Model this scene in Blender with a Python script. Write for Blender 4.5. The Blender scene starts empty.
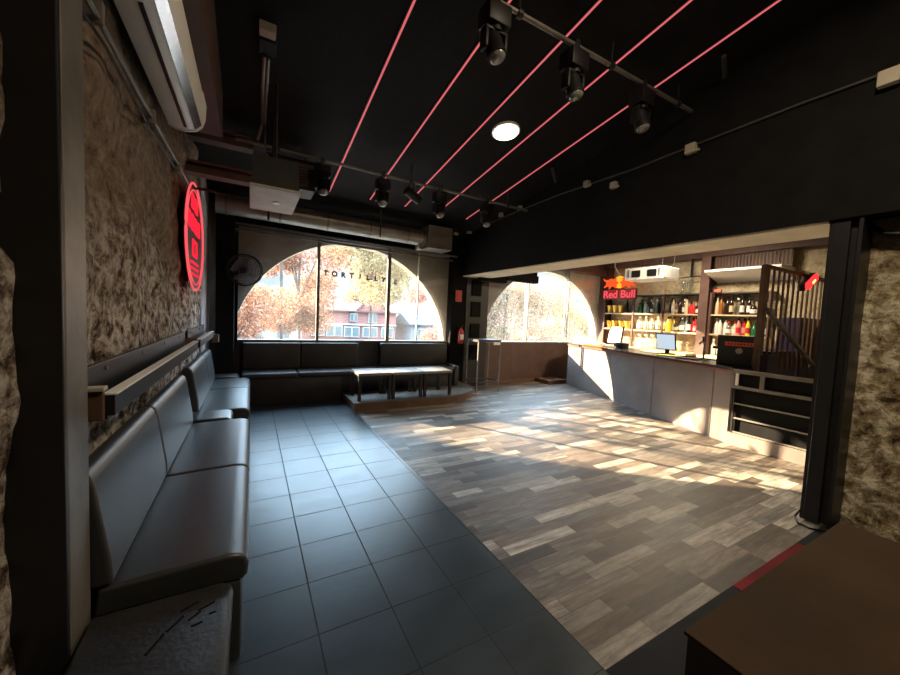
import bpy, bmesh, math, random
from mathutils import Vector, Matrix, noise
from mathutils.geometry import tessellate_polygon
random.seed(7)
C = bpy.context.scene.collection
S = bpy.context.scene
PI = math.pi
# ------------------------------------------------------------------ camera, sky, sun, exposure
cam_d = bpy.data.cameras.new('camera'); cam = bpy.data.objects.new('camera', cam_d); C.objects.link(cam)
R = Matrix(((0.87332626, 0.01125859, 0.48700563), (-0.48501783, -0.07302652, 0.87144985), (0.04537562, -0.99726645, -0.05831536)))
M4 = Matrix.Identity(4)
for i in range(3):
    M4[i][0] = R[i][0]; M4[i][1] = -R[i][1]; M4[i][2] = -R[i][2]
M4.translation = (0, 0, 1.4)
cam.matrix_world = M4
cam_d.sensor_width = 36; cam_d.lens = 358 / 900 * 36; cam_d.clip_start = 0.02; cam_d.clip_end = 500
S.camera = cam
S.view_settings.view_transform = 'Standard'; S.view_settings.look = 'None'
S.view_settings.exposure = 0.3; S.view_settings.gamma = 1.0; S.view_settings.use_curve_mapping = False

W = bpy.data.worlds.new('sky'); S.world = W; W.use_nodes = True
wn = W.node_tree; wn.nodes.clear()
w_out = wn.nodes.new('ShaderNodeOutputWorld'); w_bg = wn.nodes.new('ShaderNodeBackground')
w_tc = wn.nodes.new('ShaderNodeTexCoord'); w_nz = wn.nodes.new('ShaderNodeTexNoise'); w_rp = wn.nodes.new('ShaderNodeValToRGB')
w_mp = wn.nodes.new('ShaderNodeMapping'); w_mp.inputs['Scale'].default_value = (1, 1, 2.5)
w_nz.inputs['Scale'].default_value = 3.0; w_nz.inputs['Detail'].default_value = 5
w_rp.color_ramp.elements[0].position = .38; w_rp.color_ramp.elements[0].color = (.56, .80, 1.0, 1)
w_rp.color_ramp.elements[1].position = .6; w_rp.color_ramp.elements[1].color = (.95, .98, 1.0, 1)
wn.links.new(w_tc.outputs['Generated'], w_mp.inputs[0]); wn.links.new(w_mp.outputs[0], w_nz.inputs['Vector'])
wn.links.new(w_nz.outputs['Fac'], w_rp.inputs[0])
w_mx = wn.nodes.new('ShaderNodeMixRGB'); w_mx.inputs[2].default_value = (.52, .77, 1.0, 1); wn.links.new(w_rp.outputs[0], w_mx.inputs[1]); wn.links.new(w_mx.outputs[0], w_bg.inputs['Color'])
w_sp = wn.nodes.new('ShaderNodeSeparateXYZ'); w_mr = wn.nodes.new('ShaderNodeMapRange'); w_mr.interpolation_type = 'SMOOTHSTEP'
wn.links.new(w_tc.outputs['Generated'], w_sp.inputs[0]); wn.links.new(w_sp.outputs[2], w_mr.inputs['Value'])
w_mr.inputs['From Min'].default_value = .16; w_mr.inputs['From Max'].default_value = .42; w_mr.inputs['To Min'].default_value = .95; w_mr.inputs['To Max'].default_value = 15.0
wn.links.new(w_mr.outputs[0], w_bg.inputs['Strength'])
w_m2 = wn.nodes.new('ShaderNodeMapRange'); w_m2.inputs['From Min'].default_value = .16; w_m2.inputs['From Max'].default_value = .4
wn.links.new(w_sp.outputs[2], w_m2.inputs['Value']); wn.links.new(w_m2.outputs[0], w_mx.inputs[0])
wn.links.new(w_bg.outputs[0], w_out.inputs[0])

sun_d = bpy.data.lights.new('sun', 'SUN'); sun = bpy.data.objects.new('sun', sun_d); C.objects.link(sun)
sun_d.energy = 41.0; sun_d.angle = math.radians(.5); sun_d.color = (1.0, .76, .47)
sun.location = (-20, 40, 20)
sun.rotation_euler = Vector((.64, -1, -.45)).to_track_quat('-Z', 'Y').to_euler()

def area(name, loc, size, energy, col, direction=(0, 0, -1)):
    d = bpy.data.lights.new(name, 'AREA'); d.shape = 'DISK'; d.size = size; d.energy = energy; d.color = col
    o = bpy.data.objects.new(name, d); C.objects.link(o); o.location = loc
    o.rotation_euler = Vector(direction).to_track_quat('-Z', 'Y').to_euler()
    return o
area('unseen_ceiling_lamp', (1.9, .35, 3.80), .3, 54, (1.0, .80, .55))  # unseen lamp above the frame, added to brighten the near end
area('bar_ceiling_light', (6.4, 3.5, 2.95), .5, 105, (1.0, .84, .60))

# ------------------------------------------------------------------ materials
def nt(name):
    m = bpy.data.materials.new(name); m.use_nodes = True
    return m, m.node_tree, m.node_tree.nodes['Principled BSDF']
def mat(name, col, rough=.6, metal=0, spec=.5, var=.12, vscale=6, bump=0, bscale=40, emit=None, estr=0, coat=0, trans=0, alpha=None):
    m, t, b = nt(name)
    b.inputs['Roughness'].default_value = rough; b.inputs['Metallic'].default_value = metal
    b.inputs['Specular IOR Level'].default_value = spec; b.inputs['Coat Weight'].default_value = coat
    b.inputs['Transmission Weight'].default_value = trans
    tc = t.nodes.new('ShaderNodeTexCoord')
    if var:
        n = t.nodes.new('ShaderNodeTexNoise'); n.inputs['Scale'].default_value = vscale; n.inputs['Detail'].default_value = 6
        r = t.nodes.new('ShaderNodeValToRGB')
        r.color_ramp.elements[0].position = .3; r.color_ramp.elements[1].position = .7
        r.color_ramp.elements[0].color = (*[c * (1 - var) for c in col], 1); r.color_ramp.elements[1].color = (*[min(1, c * (1 + var)) for c in col], 1)
        t.links.new(tc.outputs['Object'], n.inputs['Vector']); t.links.new(n.outputs['Fac'], r.inputs[0]); t.links.new(r.outputs[0], b.inputs['Base Color'])
    else:
        b.inputs['Base Color'].default_value = (*col, 1)
    if bump:
        n2 = t.nodes.new('ShaderNodeTexNoise'); n2.inputs['Scale'].default_value = bscale; n2.inputs['Detail'].default_value = 5
        bp = t.nodes.new('ShaderNodeBump'); bp.inputs['Strength'].default_value = bump; bp.inputs['Distance'].default_value = .02
        t.links.new(tc.outputs['Object'], n2.inputs['Vector']); t.links.new(n2.outputs['Fac'], bp.inputs['Height']); t.links.new(bp.outputs[0], b.inputs['Normal'])
    if emit:
        b.inputs['Emission Color'].default_value = (*emit, 1); b.inputs['Emission Strength'].default_value = estr
    return m
def stone_mat(name, cols, scale=3.0, bump=.8, zstops=None, bdist=.05):
    """rough rubble / plaster: ramp of a warped noise, with pits"""
    m, t, b = nt(name); L = t.links.new
    tc = t.nodes.new('ShaderNodeTexCoord')
    n = t.nodes.new('ShaderNodeTexNoise'); n.inputs['Scale'].default_value = scale; n.inputs['Detail'].default_value = 9; n.inputs['Roughness'].default_value = .68; n.inputs['Distortion'].default_value = .6
    r = t.nodes.new('ShaderNodeValToRGB')
    while len(r.color_ramp.elements) < len(cols): r.color_ramp.elements.new(.5)
    for i, (p, c) in enumerate(cols):
        r.color_ramp.elements[i].position = p; r.color_ramp.elements[i].color = (*c, 1)
    v = t.nodes.new('ShaderNodeTexVoronoi'); v.inputs['Scale'].default_value = scale * 3.2; v.feature = 'F1'
    n2 = t.nodes.new('ShaderNodeTexNoise'); n2.inputs['Scale'].default_value = scale * 9; n2.inputs['Detail'].default_value = 6
    mx = t.nodes.new('ShaderNodeMath'); mx.operation = 'MULTIPLY_ADD'; mx.inputs[1].default_value = .6
    L(v.outputs['Distance'], mx.inputs[0]); L(n2.outputs['Fac'], mx.inputs[2])
    ad = t.nodes.new('ShaderNodeMath'); ad.operation = 'ADD'; L(mx.outputs[0], ad.inputs[0]); L(n.outputs['Fac'], ad.inputs[1])
    bp = t.nodes.new('ShaderNodeBump'); bp.inputs['Strength'].default_value = bump; bp.inputs['Distance'].default_value = bdist
    L(tc.outputs['Object'], n.inputs['Vector']); L(tc.outputs['Object'], v.inputs['Vector']); L(tc.outputs['Object'], n2.inputs['Vector'])
    L(n.outputs['Fac'], r.inputs[0]); L(r.outputs[0], b.inputs['Base Color']); L(ad.outputs[0], bp.inputs['Height']); L(bp.outputs[0], b.inputs['Normal'])
    b.inputs['Roughness'].default_value = .92; b.inputs['Specular IOR Level'].default_value = .2
    return m
def left_stone_mat(name='rubble_left', up_c=None, lo_c=None, z0=2.0, z1=2.45, fs=15, bd=.06):
    """brown render above, pitted pale rubble below"""
    m, t, b = nt(name); L = t.links.new
    tc = t.nodes.new('ShaderNodeTexCoord')
    def noise_(scale, detail, rough, dist=0):
        n = t.nodes.new('ShaderNodeTexNoise'); n.inputs['Scale'].default_value = scale; n.inputs['Detail'].default_value = detail; n.inputs['Roughness'].default_value = rough; n.inputs['Distortion'].default_value = dist
        L(tc.outputs['Object'], n.inputs['Vector']); return n.outputs['Fac']
    def ramp(f, stops):
        r = t.nodes.new('ShaderNodeValToRGB')
        while len(r.color_ramp.elements) < len(stops): r.color_ramp.elements.new(.5)
        for i, (p, c) in enumerate(stops): r.color_ramp.elements[i].position = p; r.color_ramp.elements[i].color = (*c, 1)
        L(f, r.inputs[0]); return r.outputs[0]
    fine = noise_(fs, 10, .72, .25); big = noise_(1.6, 6, .6)
    up = ramp(fine, up_c or [(.33, (.050, .033, .022)), (.43, (.22, .155, .11)), (.56, (.31, .235, .175)), (.70, (.47, .385, .31))])
    lo = ramp(fine, lo_c or [(.36, (.040, .026, .018)), (.43, (.18, .13, .10)), (.50, (.52, .44, .37)), (.58, (.90, .84, .77))])
    sp = t.nodes.new('ShaderNodeSeparateXYZ'); L(tc.outputs['Object'], sp.inputs[0])
    a = t.nodes.new('ShaderNodeMath'); a.operation = 'MULTIPLY_ADD'; a.inputs[1].default_value = 1.1; L(big, a.inputs[0]); L(sp.outputs[2], a.inputs[2])
    mr = t.nodes.new('ShaderNodeMapRange'); mr.inputs['From Min'].default_value = z0; mr.inputs['From Max'].default_value = z1; L(a.outputs[0], mr.inputs['Value'])
    mx = t.nodes.new('ShaderNodeMixRGB'); L(mr.outputs[0], mx.inputs[0]); L(lo, mx.inputs[1]); L(up, mx.inputs[2]); L(mx.outputs[0], b.inputs['Base Color'])
    v = t.nodes.new('ShaderNodeTexVoronoi'); v.inputs['Scale'].default_value = 16; L(tc.outputs['Object'], v.inputs['Vector'])
    h = t.nodes.new('ShaderNodeMath'); h.operation = 'MULTIPLY_ADD'; h.inputs[1].default_value = .5; L(v.outputs['Distance'], h.inputs[0]); L(fine, h.inputs[2])
    bp = t.nodes.new('ShaderNodeBump'); bp.inputs['Strength'].default_value = 1; bp.inputs['Distance'].default_value = bd; L(h.outputs[0], bp.inputs['Height']); L(bp.outputs[0], b.inputs['Normal'])
    b.inputs['Roughness'].default_value = .92; b.inputs['Specular IOR Level'].default_value = .2
    return m
def tile_mat():
    m, t, b = nt('dark_floor_tile'); L = t.links.new
    tc = t.nodes.new('ShaderNodeTexCoord'); mp = t.nodes.new('ShaderNodeMapping')
    mp.inputs['Location'].default_value = (-.2727 + .3324 * 9, -2.198 + .3324 * 24, 0)
    br = t.nodes.new('ShaderNodeTexBrick'); br.offset = 0; br.inputs['Scale'].default_value = 1
    br.inputs['Brick Width'].default_value = .3324; br.inputs['Row Height'].default_value = .3324
    br.inputs['Mortar Size'].default_value = .0036; br.inputs['Mortar Smooth'].default_value = .1
    br.inputs['Color1'].default_value = (.019, .029, .038, 1); br.inputs['Color2'].default_value = (.026, .037, .047, 1); br.inputs['Mortar'].default_value = (.042, .044, .048, 1)
    n = t.nodes.new('ShaderNodeTexNoise'); n.inputs['Scale'].default_value = 3.0; n.inputs['Detail'].default_value = 8; n.inputs['Roughness'].default_value = .7
    mp2 = t.nodes.new('ShaderNodeMapping'); mp2.inputs['Scale'].default_value = (1, 3, 1)
    mx = t.nodes.new('ShaderNodeMixRGB'); mx.blend_type = 'OVERLAY'; mx.inputs[0].default_value = .55
    rr = t.nodes.new('ShaderNodeMapRange'); rr.inputs['To Min'].default_value = .22; rr.inputs['To Max'].default_value = .44
    L(tc.outputs['Object'], mp.inputs[0]); L(mp.outputs[0], br.inputs['Vector']); L(tc.outputs['Object'], mp2.inputs[0]); L(mp2.outputs[0], n.inputs['Vector'])
    L(br.outputs['Color'], mx.inputs[1]); L(n.outputs['Fac'], mx.inputs[2]); L(mx.outputs[0], b.inputs['Base Color'])
    L(n.outputs['Fac'], rr.inputs[0]); L(rr.outputs[0], b.inputs['Roughness'])
    sr = t.nodes.new('ShaderNodeMapRange'); sr.inputs['To Min'].default_value = .5; sr.inputs['To Max'].default_value = .02; L(br.outputs['Fac'], sr.inputs[0]); L(sr.outputs[0], b.inputs['Specular IOR Level'])
    bp = t.nodes.new('ShaderNodeBump'); bp.inputs['Strength'].default_value = .5; bp.inputs['Distance'].default_value = .004; bp.invert = True
    L(br.outputs['Fac'], bp.inputs['Height']); L(bp.outputs[0], b.inputs['Normal'])
    return m
def wood_tile_mat():
    m, t, b = nt('wood_plank_tile'); L = t.links.new
    def math_(op, a=None, bb=None, c=None):
        n = t.nodes.new('ShaderNodeMath'); n.operation = op
        for i, v in enumerate((a, bb, c)):
            if v is None: continue
            if hasattr(v, 'links'): L(v, n.inputs[i])
            else: n.inputs[i].default_value = v
        return n.outputs[0]
    tc = t.nodes.new('ShaderNodeTexCoord'); sp = t.nodes.new('ShaderNodeSeparateXYZ'); L(tc.outputs['Object'], sp.inputs[0])
    PW, PL = .090, .56
    yy = math_('DIVIDE', math_('SUBTRACT', sp.outputs[1], .86), PW); row = math_('FLOOR', yy); fy = math_('FRACT', yy)
    wr = t.nodes.new('ShaderNodeTexWhiteNoise'); wr.noise_dimensions = '1D'; L(row, wr.inputs['W'])
    xx = math_('ADD', math_('DIVIDE', sp.outputs[0], PL), math_('MULTIPLY', wr.outputs['Value'], 7.0)); colm = math_('FLOOR', xx); fx = math_('FRACT', xx)
    cb = t.nodes.new('ShaderNodeCombineXYZ'); L(row, cb.inputs[0]); L(colm, cb.inputs[1])
    # some planks are split into two shorter ones
    w0 = t.nodes.new('ShaderNodeTexWhiteNoise'); w0.noise_dimensions = '2D'; cb0 = t.nodes.new('ShaderNodeCombineXYZ'); L(row, cb0.inputs[0]); L(colm, cb0.inputs[1]); L(cb0.outputs[0], w0.inputs['Vector'])
    half = math_('MULTIPLY', math_('GREATER_THAN', w0.outputs['Value'], .82), math_('GREATER_THAN', fx, .55))
    L(half, cb.inputs[2])
    w1 = t.nodes.new('ShaderNodeTexWhiteNoise'); w1.noise_dimensions = '3D'; L(cb.outputs[0], w1.inputs['Vector'])
    r = t.nodes.new('ShaderNodeValToRGB'); cr = r.color_ramp; cr.interpolation = 'LINEAR'
    stops = [(0, (.045, .037, .032)), (.22, (.095, .076, .062)), (.48, (.165, .137, .113)), (.66, (.150, .143, .135)), (.82, (.29, .262, .225)), (1, (.44, .415, .37))]
    while len(cr.elements) < len(stops): cr.elements.new(.5)
    for i, (p, c) in enumerate(stops): cr.elements[i].position = p; cr.elements[i].color = (*c, 1)
    L(w1.outputs['Value'], r.inputs[0])
    # grain
    mp = t.nodes.new('ShaderNodeMapping'); mp.inputs['Scale'].default_value = (2.2, 26, 1)
    ofs = t.nodes.new('ShaderNodeVectorMath'); ofs.operation = 'ADD'; sc = t.nodes.new('ShaderNodeVectorMath'); sc.operation = 'SCALE'; sc.inputs['Scale'].default_value = 9.0
    L(w1.outputs['Color'], sc.inputs[0]); L(tc.outputs['Object'], mp.inputs[0]); L(mp.outputs[0], ofs.inputs[0]); L(sc.outputs[0], ofs.inputs[1])
    n = t.nodes.new('ShaderNodeTexNoise'); n.inputs['Scale'].default_value = 1.4; n.inputs['Detail'].default_value = 8; n.inputs['Roughness'].default_value = .7; L(ofs.outputs[0], n.inputs['Vector'])
    gr = t.nodes.new('ShaderNodeValToRGB'); gr.color_ramp.elements[0].position = .3; gr.color_ramp.elements[0].color = (.28, .265, .25, 1); gr.color_ramp.elements[1].position = .68; gr.color_ramp.elements[1].color = (1.36, 1.34, 1.32, 1)
    L(n.outputs['Fac'], gr.inputs[0])
    mx = t.nodes.new('ShaderNodeMixRGB'); mx.blend_type = 'MULTIPLY'; mx.inputs[0].default_value = 1; L(r.outputs[0], mx.inputs[1]); L(gr.outputs[0], mx.inputs[2])
    # joints
    ex = math_('MINIMUM', fx, math_('SUBTRACT', 1.0, fx)); ey = math_('MINIMUM', fy, math_('SUBTRACT', 1.0, fy))
    jx = math_('LESS_THAN', ex, .0035); jy = math_('LESS_THAN', ey, .014); jj = math_('MAXIMUM', jx, jy)
    nb = t.nodes.new('ShaderNodeTexNoise'); nb.inputs['Scale'].default_value = 2.6; nb.inputs['Detail'].default_value = 9; nb.inputs['Roughness'].default_value = .75; mpb = t.nodes.new('ShaderNodeMapping'); mpb.inputs['Scale'].default_value = (2.0, 6.0, 1); L(tc.outputs['Object'], mpb.inputs[0])
    ofb = t.nodes.new('ShaderNodeVectorMath'); ofb.operation = 'ADD'; L(mpb.outputs[0], ofb.inputs[0]); L(sc.outputs[0], ofb.inputs[1]); L(ofb.outputs[0], nb.inputs['Vector'])
    rb = t.nodes.new('ShaderNodeValToRGB'); rb.color_ramp.elements[0].position = .38; rb.color_ramp.elements[0].color = (.68, .66, .64, 1); rb.color_ramp.elements[1].position = .6; rb.color_ramp.elements[1].color = (1.12, 1.11, 1.10, 1); L(nb.outputs['Fac'], rb.inputs[0])
    mxb = t.nodes.new('ShaderNodeMixRGB'); mxb.blend_type = 'MULTIPLY'; mxb.inputs[0].default_value = 1; L(mx.outputs[0], mxb.inputs[1]); L(rb.outputs[0], mxb.inputs[2])
    m2 = t.nodes.new('ShaderNodeMixRGB'); L(math_('MULTIPLY', jj, .9), m2.inputs[0]); L(mxb.outputs[0], m2.inputs[1]); m2.inputs[2].default_value = (.045, .038, .032, 1)
    L(m2.outputs[0], b.inputs['Base Color'])
    rr = t.nodes.new('ShaderNodeMapRange'); rr.inputs['To Min'].default_value = .42; rr.inputs['To Max'].default_value = .66; L(n.outputs['Fac'], rr.inputs[0]); L(rr.outputs[0], b.inputs['Roughness'])
    bp = t.nodes.new('ShaderNodeBump'); bp.inputs['Strength'].default_value = .25; bp.inputs['Distance'].default_value = .003; L(n.outputs['Fac'], bp.inputs['Height']); L(bp.outputs[0], b.inputs['Normal'])
    return m
def glass_mat(name, tint=(1, 1, 1), gloss=.07, veil=.010):
    m = bpy.data.materials.new(name); m.use_nodes = True; t = m.node_tree; t.nodes.clear(); L = t.links.new
    o = t.nodes.new('ShaderNodeOutputMaterial'); tr = t.nodes.new('ShaderNodeBsdfTransparent'); tr.inputs[0].default_value = (*tint, 1)
    gl = t.nodes.new('ShaderNodeBsdfGlossy'); gl.inputs['Roughness'].default_value = .02; gl.inputs['Color'].default_value = (1, 1, 1, 1)
    lw = t.nodes.new('ShaderNodeLayerWeight'); lw.inputs[0].default_value = .5
    pw = t.nodes.new('ShaderNodeMath'); pw.operation = 'POWER'; pw.inputs[1].default_value = 5.0; L(lw.outputs['Facing'], pw.inputs[0])
    fr = t.nodes.new('ShaderNodeMath'); fr.operation = 'MULTIPLY_ADD'; fr.inputs[1].default_value = .9; fr.inputs[2].default_value = .05; L(pw.outputs[0], fr.inputs[0])
    m1 = t.nodes.new('ShaderNodeMixShader'); L(fr.outputs[0], m1.inputs[0]); L(tr.outputs[0], m1.inputs[1]); L(gl.outputs[0], m1.inputs[2])
    df = t.nodes.new('ShaderNodeBsdfTranslucent'); df.inputs[0].default_value = (.8, .8, .8, 1)  # milky veil mixed into the glass; on window panes it imitates bright haze
    tc = t.nodes.new('ShaderNodeTexCoord'); n = t.nodes.new('ShaderNodeTexNoise'); n.inputs['Scale'].default_value = 2.5; n.inputs['Detail'].default_value = 5
    L(tc.outputs['Object'], n.inputs['Vector']); mr = t.nodes.new('ShaderNodeMapRange'); mr.inputs['To Min'].default_value = veil * .5; mr.inputs['To Max'].default_value = veil * 1.5; L(n.outputs['Fac'], mr.inputs[0])
    m2 = t.nodes.new('ShaderNodeMixShader'); L(mr.outputs[0], m2.inputs[0]); L(m1.outputs[0], m2.inputs[1]); L(df.outputs[0], m2.inputs[2]); L(m2.outputs[0], o.inputs[0])
    return m
def emis(name, col, s, core=None):
    m = bpy.data.materials.new(name); m.use_nodes = True; t = m.node_tree; t.nodes.clear()
    o = t.nodes.new('ShaderNodeOutputMaterial'); e = t.nodes.new('ShaderNodeEmission'); e.inputs[0].default_value = (*col, 1); e.inputs[1].default_value = s
    t.links.new(e.outputs[0], o.inputs[0]); return m
def leaf_mat(name, cols):
    m, t, b = nt(name); L = t.links.new
    g = t.nodes.new('ShaderNodeNewGeometry'); r = t.nodes.new('ShaderNodeValToRGB')
    while len(r.color_ramp.elements) < len(cols): r.color_ramp.elements.new(.5)
    for i, c in enumerate(cols): r.color_ramp.elements[i].position = i / (len(cols) - 1); r.color_ramp.elements[i].color = (*c, 1)
    L(g.outputs['Random Per Island'], r.inputs[0]); L(r.outputs[0], b.inputs['Base Color']); b.inputs['Roughness'].default_value = .6
    tl = t.nodes.new('ShaderNodeBsdfTranslucent'); L(r.outputs[0], tl.inputs[0]); mx = t.nodes.new('ShaderNodeMixShader'); mx.inputs[0].default_value = .5
    L(b.outputs[0], mx.inputs[1]); L(tl.outputs[0], mx.inputs[2]); L(mx.outputs[0], t.nodes['Material Output'].inputs[0])
    return m
def brick_mat(name, c1, c2, mortar, w=.22, h=.075):
    m, t, b = nt(name); L = t.links.new
    tc = t.nodes.new('ShaderNodeTexCoord'); mp = t.nodes.new('ShaderNodeMapping'); mp.inputs['Rotation'].default_value = (PI / 2, 0, 0)
    br = t.nodes.new('ShaderNodeTexBrick'); br.inputs['Scale'].default_value = 1; br.inputs['Brick Width'].default_value = w; br.inputs['Row Height'].default_value = h; br.inputs['Mortar Size'].default_value = h * .1
    br.inputs['Color1'].default_value = (*c1, 1); br.inputs['Color2'].default_value = (*c2, 1); br.inputs['Mortar'].default_value = (*mortar, 1)
    L(tc.outputs['Object'], mp.inputs[0]); L(mp.outputs[0], br.inputs['Vector']); L(br.outputs['Color'], b.inputs['Base Color']); b.inputs['Roughness'].default_value = .85
    return m

MT = dict(
    tile=tile_mat(), wood=wood_tile_mat(),
    stone_left=left_stone_mat(),
    stone_right=left_stone_mat('rubble_right', [(.32, (.07, .05, .028)), (.43, (.25, .195, .11)), (.56, (.36, .29, .18)), (.70, (.50, .42, .28))], [(.36, (.06, .043, .024)), (.42, (.26, .20, .115)), (.50, (.46, .38, .24)), (.58, (.88, .80, .62))], 2.1, 2.6, 12, .05),
    stone_bar=stone_mat('bar_stone', [(.28, (.26, .19, .11)), (.45, (.46, .37, .24)), (.6, (.58, .48, .33)), (.75, (.72, .63, .47))], 4.5, .7),
    black=mat('black_paint', (.007, .007, .0075), .85, spec=.12, var=.25, bump=.15, bscale=12),
    ceil=mat('black_ceiling', (.008, .008, .0085), .8, spec=.2, var=.3, vscale=2.5, bump=.3, bscale=9),
    blackmetal=mat('black_metal', (.014, .014, .015), .42, metal=.2, var=.2),
    blackplastic=mat('black_plastic', (.006, .006, .007), .5, spec=.3, var=.1),
    leather=mat('black_leather', (.036, .038, .042), .36, spec=.6, var=.14, vscale=5, bump=.06, bscale=160),
    leather_worn=mat('worn_black_leather', (.018, .019, .021), .42, spec=.5, var=.35, vscale=9, bump=.12, bscale=60),
    darkwood=mat('black_stained_wood', (.020, .019, .019), .5, var=.3, vscale=4),
    plaster=mat('taupe_plaster', (.30, .275, .235), .9, spec=.2, var=.14, vscale=3, bump=.2, bscale=25),
    cream=mat('cream_paint', (.62, .56, .43), .8, spec=.2, var=.10, vscale=4),
    beamcream=mat('beam_cream', (.80, .73, .56), .8, spec=.2, var=.16, vscale=3),
    pale=mat('pale_paint', (.52, .54, .62), .8, spec=.2, var=.25, vscale=3),
    brownwall=mat('dark_brown_boards', (.085, .045, .034), .55, var=.2),
    brownwood=mat('brown_wood', (.115, .062, .035), .6, var=.25, vscale=5),
    rust=mat('reddish_brown_steel', (.105, .052, .040), .6, var=.2),
    steel=mat('grey_steel', (.19, .175, .155), .48, metal=.55, var=.3, vscale=5, bump=.1, bscale=20),
    galv=mat('galvanised_duct', (.30, .29, .26), .42, metal=.7, var=.2, vscale=4),
    white=mat('white_plastic', (.82, .80, .74), .38, var=.05), whitebox=mat('ivory_plastic', (.40, .36, .28), .6, var=.05),
    grey=mat('grey_paint', (.17, .165, .155), .6, var=.2), greylit=mat('light_grey_panel', (.46, .44, .40), .6, var=.12),
    bar=mat('grey_bar_front', (.205, .168, .155), .55, var=.22, vscale=2.2, bump=.1, bscale=10),
    bartop=mat('dark_bar_top', (.055, .05, .048), .25, var=.2), redwood=mat('reddish_wood_edge', (.26, .085, .05), .4, var=.2),
    tabletop=mat('grey_table_top', (.21, .20, .19), .30, var=.1),
    glass=glass_mat('window_glass'), clear=glass_mat('clear_bottle_glass', (.90, .94, .93), veil=.22),
    chrome=mat('chrome', (.6, .6, .6), .2, metal=1, var=0),
    gold=mat('gold_bucket_metal', (.85, .56, .12), .38, metal=.55, var=.1),
    shelfwood=mat('pale_shelf_board', (.60, .48, .32), .55, var=.1),
    led=emis('red_led', (1, .19, .21), .62), neon=emis('red_neon', (1, .02, .045), .95), neonpink=emis('pink_red_neon', (1, .10, .12), .9),
    neonor=emis('orange_red_neon', (1, .09, .02), 1.0), neonyel=emis('yellow_neon', (1, .45, .03), 1.0), redlamp=emis('red_lamp_glow', (1, .02, .02), 2.5), redhot=emis('orange_lamp_core', (1, .3, .08), 5),
    lampglow=emis('white_lamp', (1, .97, .86), 9.0),
    screen=emis('lit_screen', (.62, .74, .86), .8), paper=mat('white_paper', (.8, .8, .78), .7, var=0), orange=mat('orange_card', (.75, .22, .06), .6, var=0),
    yellow=mat('yellow_cover', (.72, .66, .10), .5, var=0), purple=mat('dark_purple_cabinet', (.028, .016, .052), .5, var=.2), red=mat('red_paint', (.42, .03, .025), .45, var=.1),
    redlabel=mat('orange_red_label', (.80, .13, .06), .5, var=0), beigeseal=mat('beige_seal', (.55, .47, .36), .5, var=0),
    platform=mat('brown_platform_top', (.044, .027, .015), .9, spec=.15, var=.25, vscale=2.5, bump=.1, bscale=80), platformside=mat('dark_platform_side', (.035, .022, .014), .6, var=.2),
    lens=mat('lens_glass', (.25, .25, .24), .12, metal=.3, var=0),
    dullgrey=mat('dull_dark_grey', (.045, .044, .042), .7, var=.2),
    satin=mat('white_lip_strip', (.84, .86, .88), .4, var=0),
    letter=mat('grey_letter_film', (.03, .035, .045), .7, var=0),
    ink=mat('black_line_drawing', (.05, .03, .025), .8, var=0),
)

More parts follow.
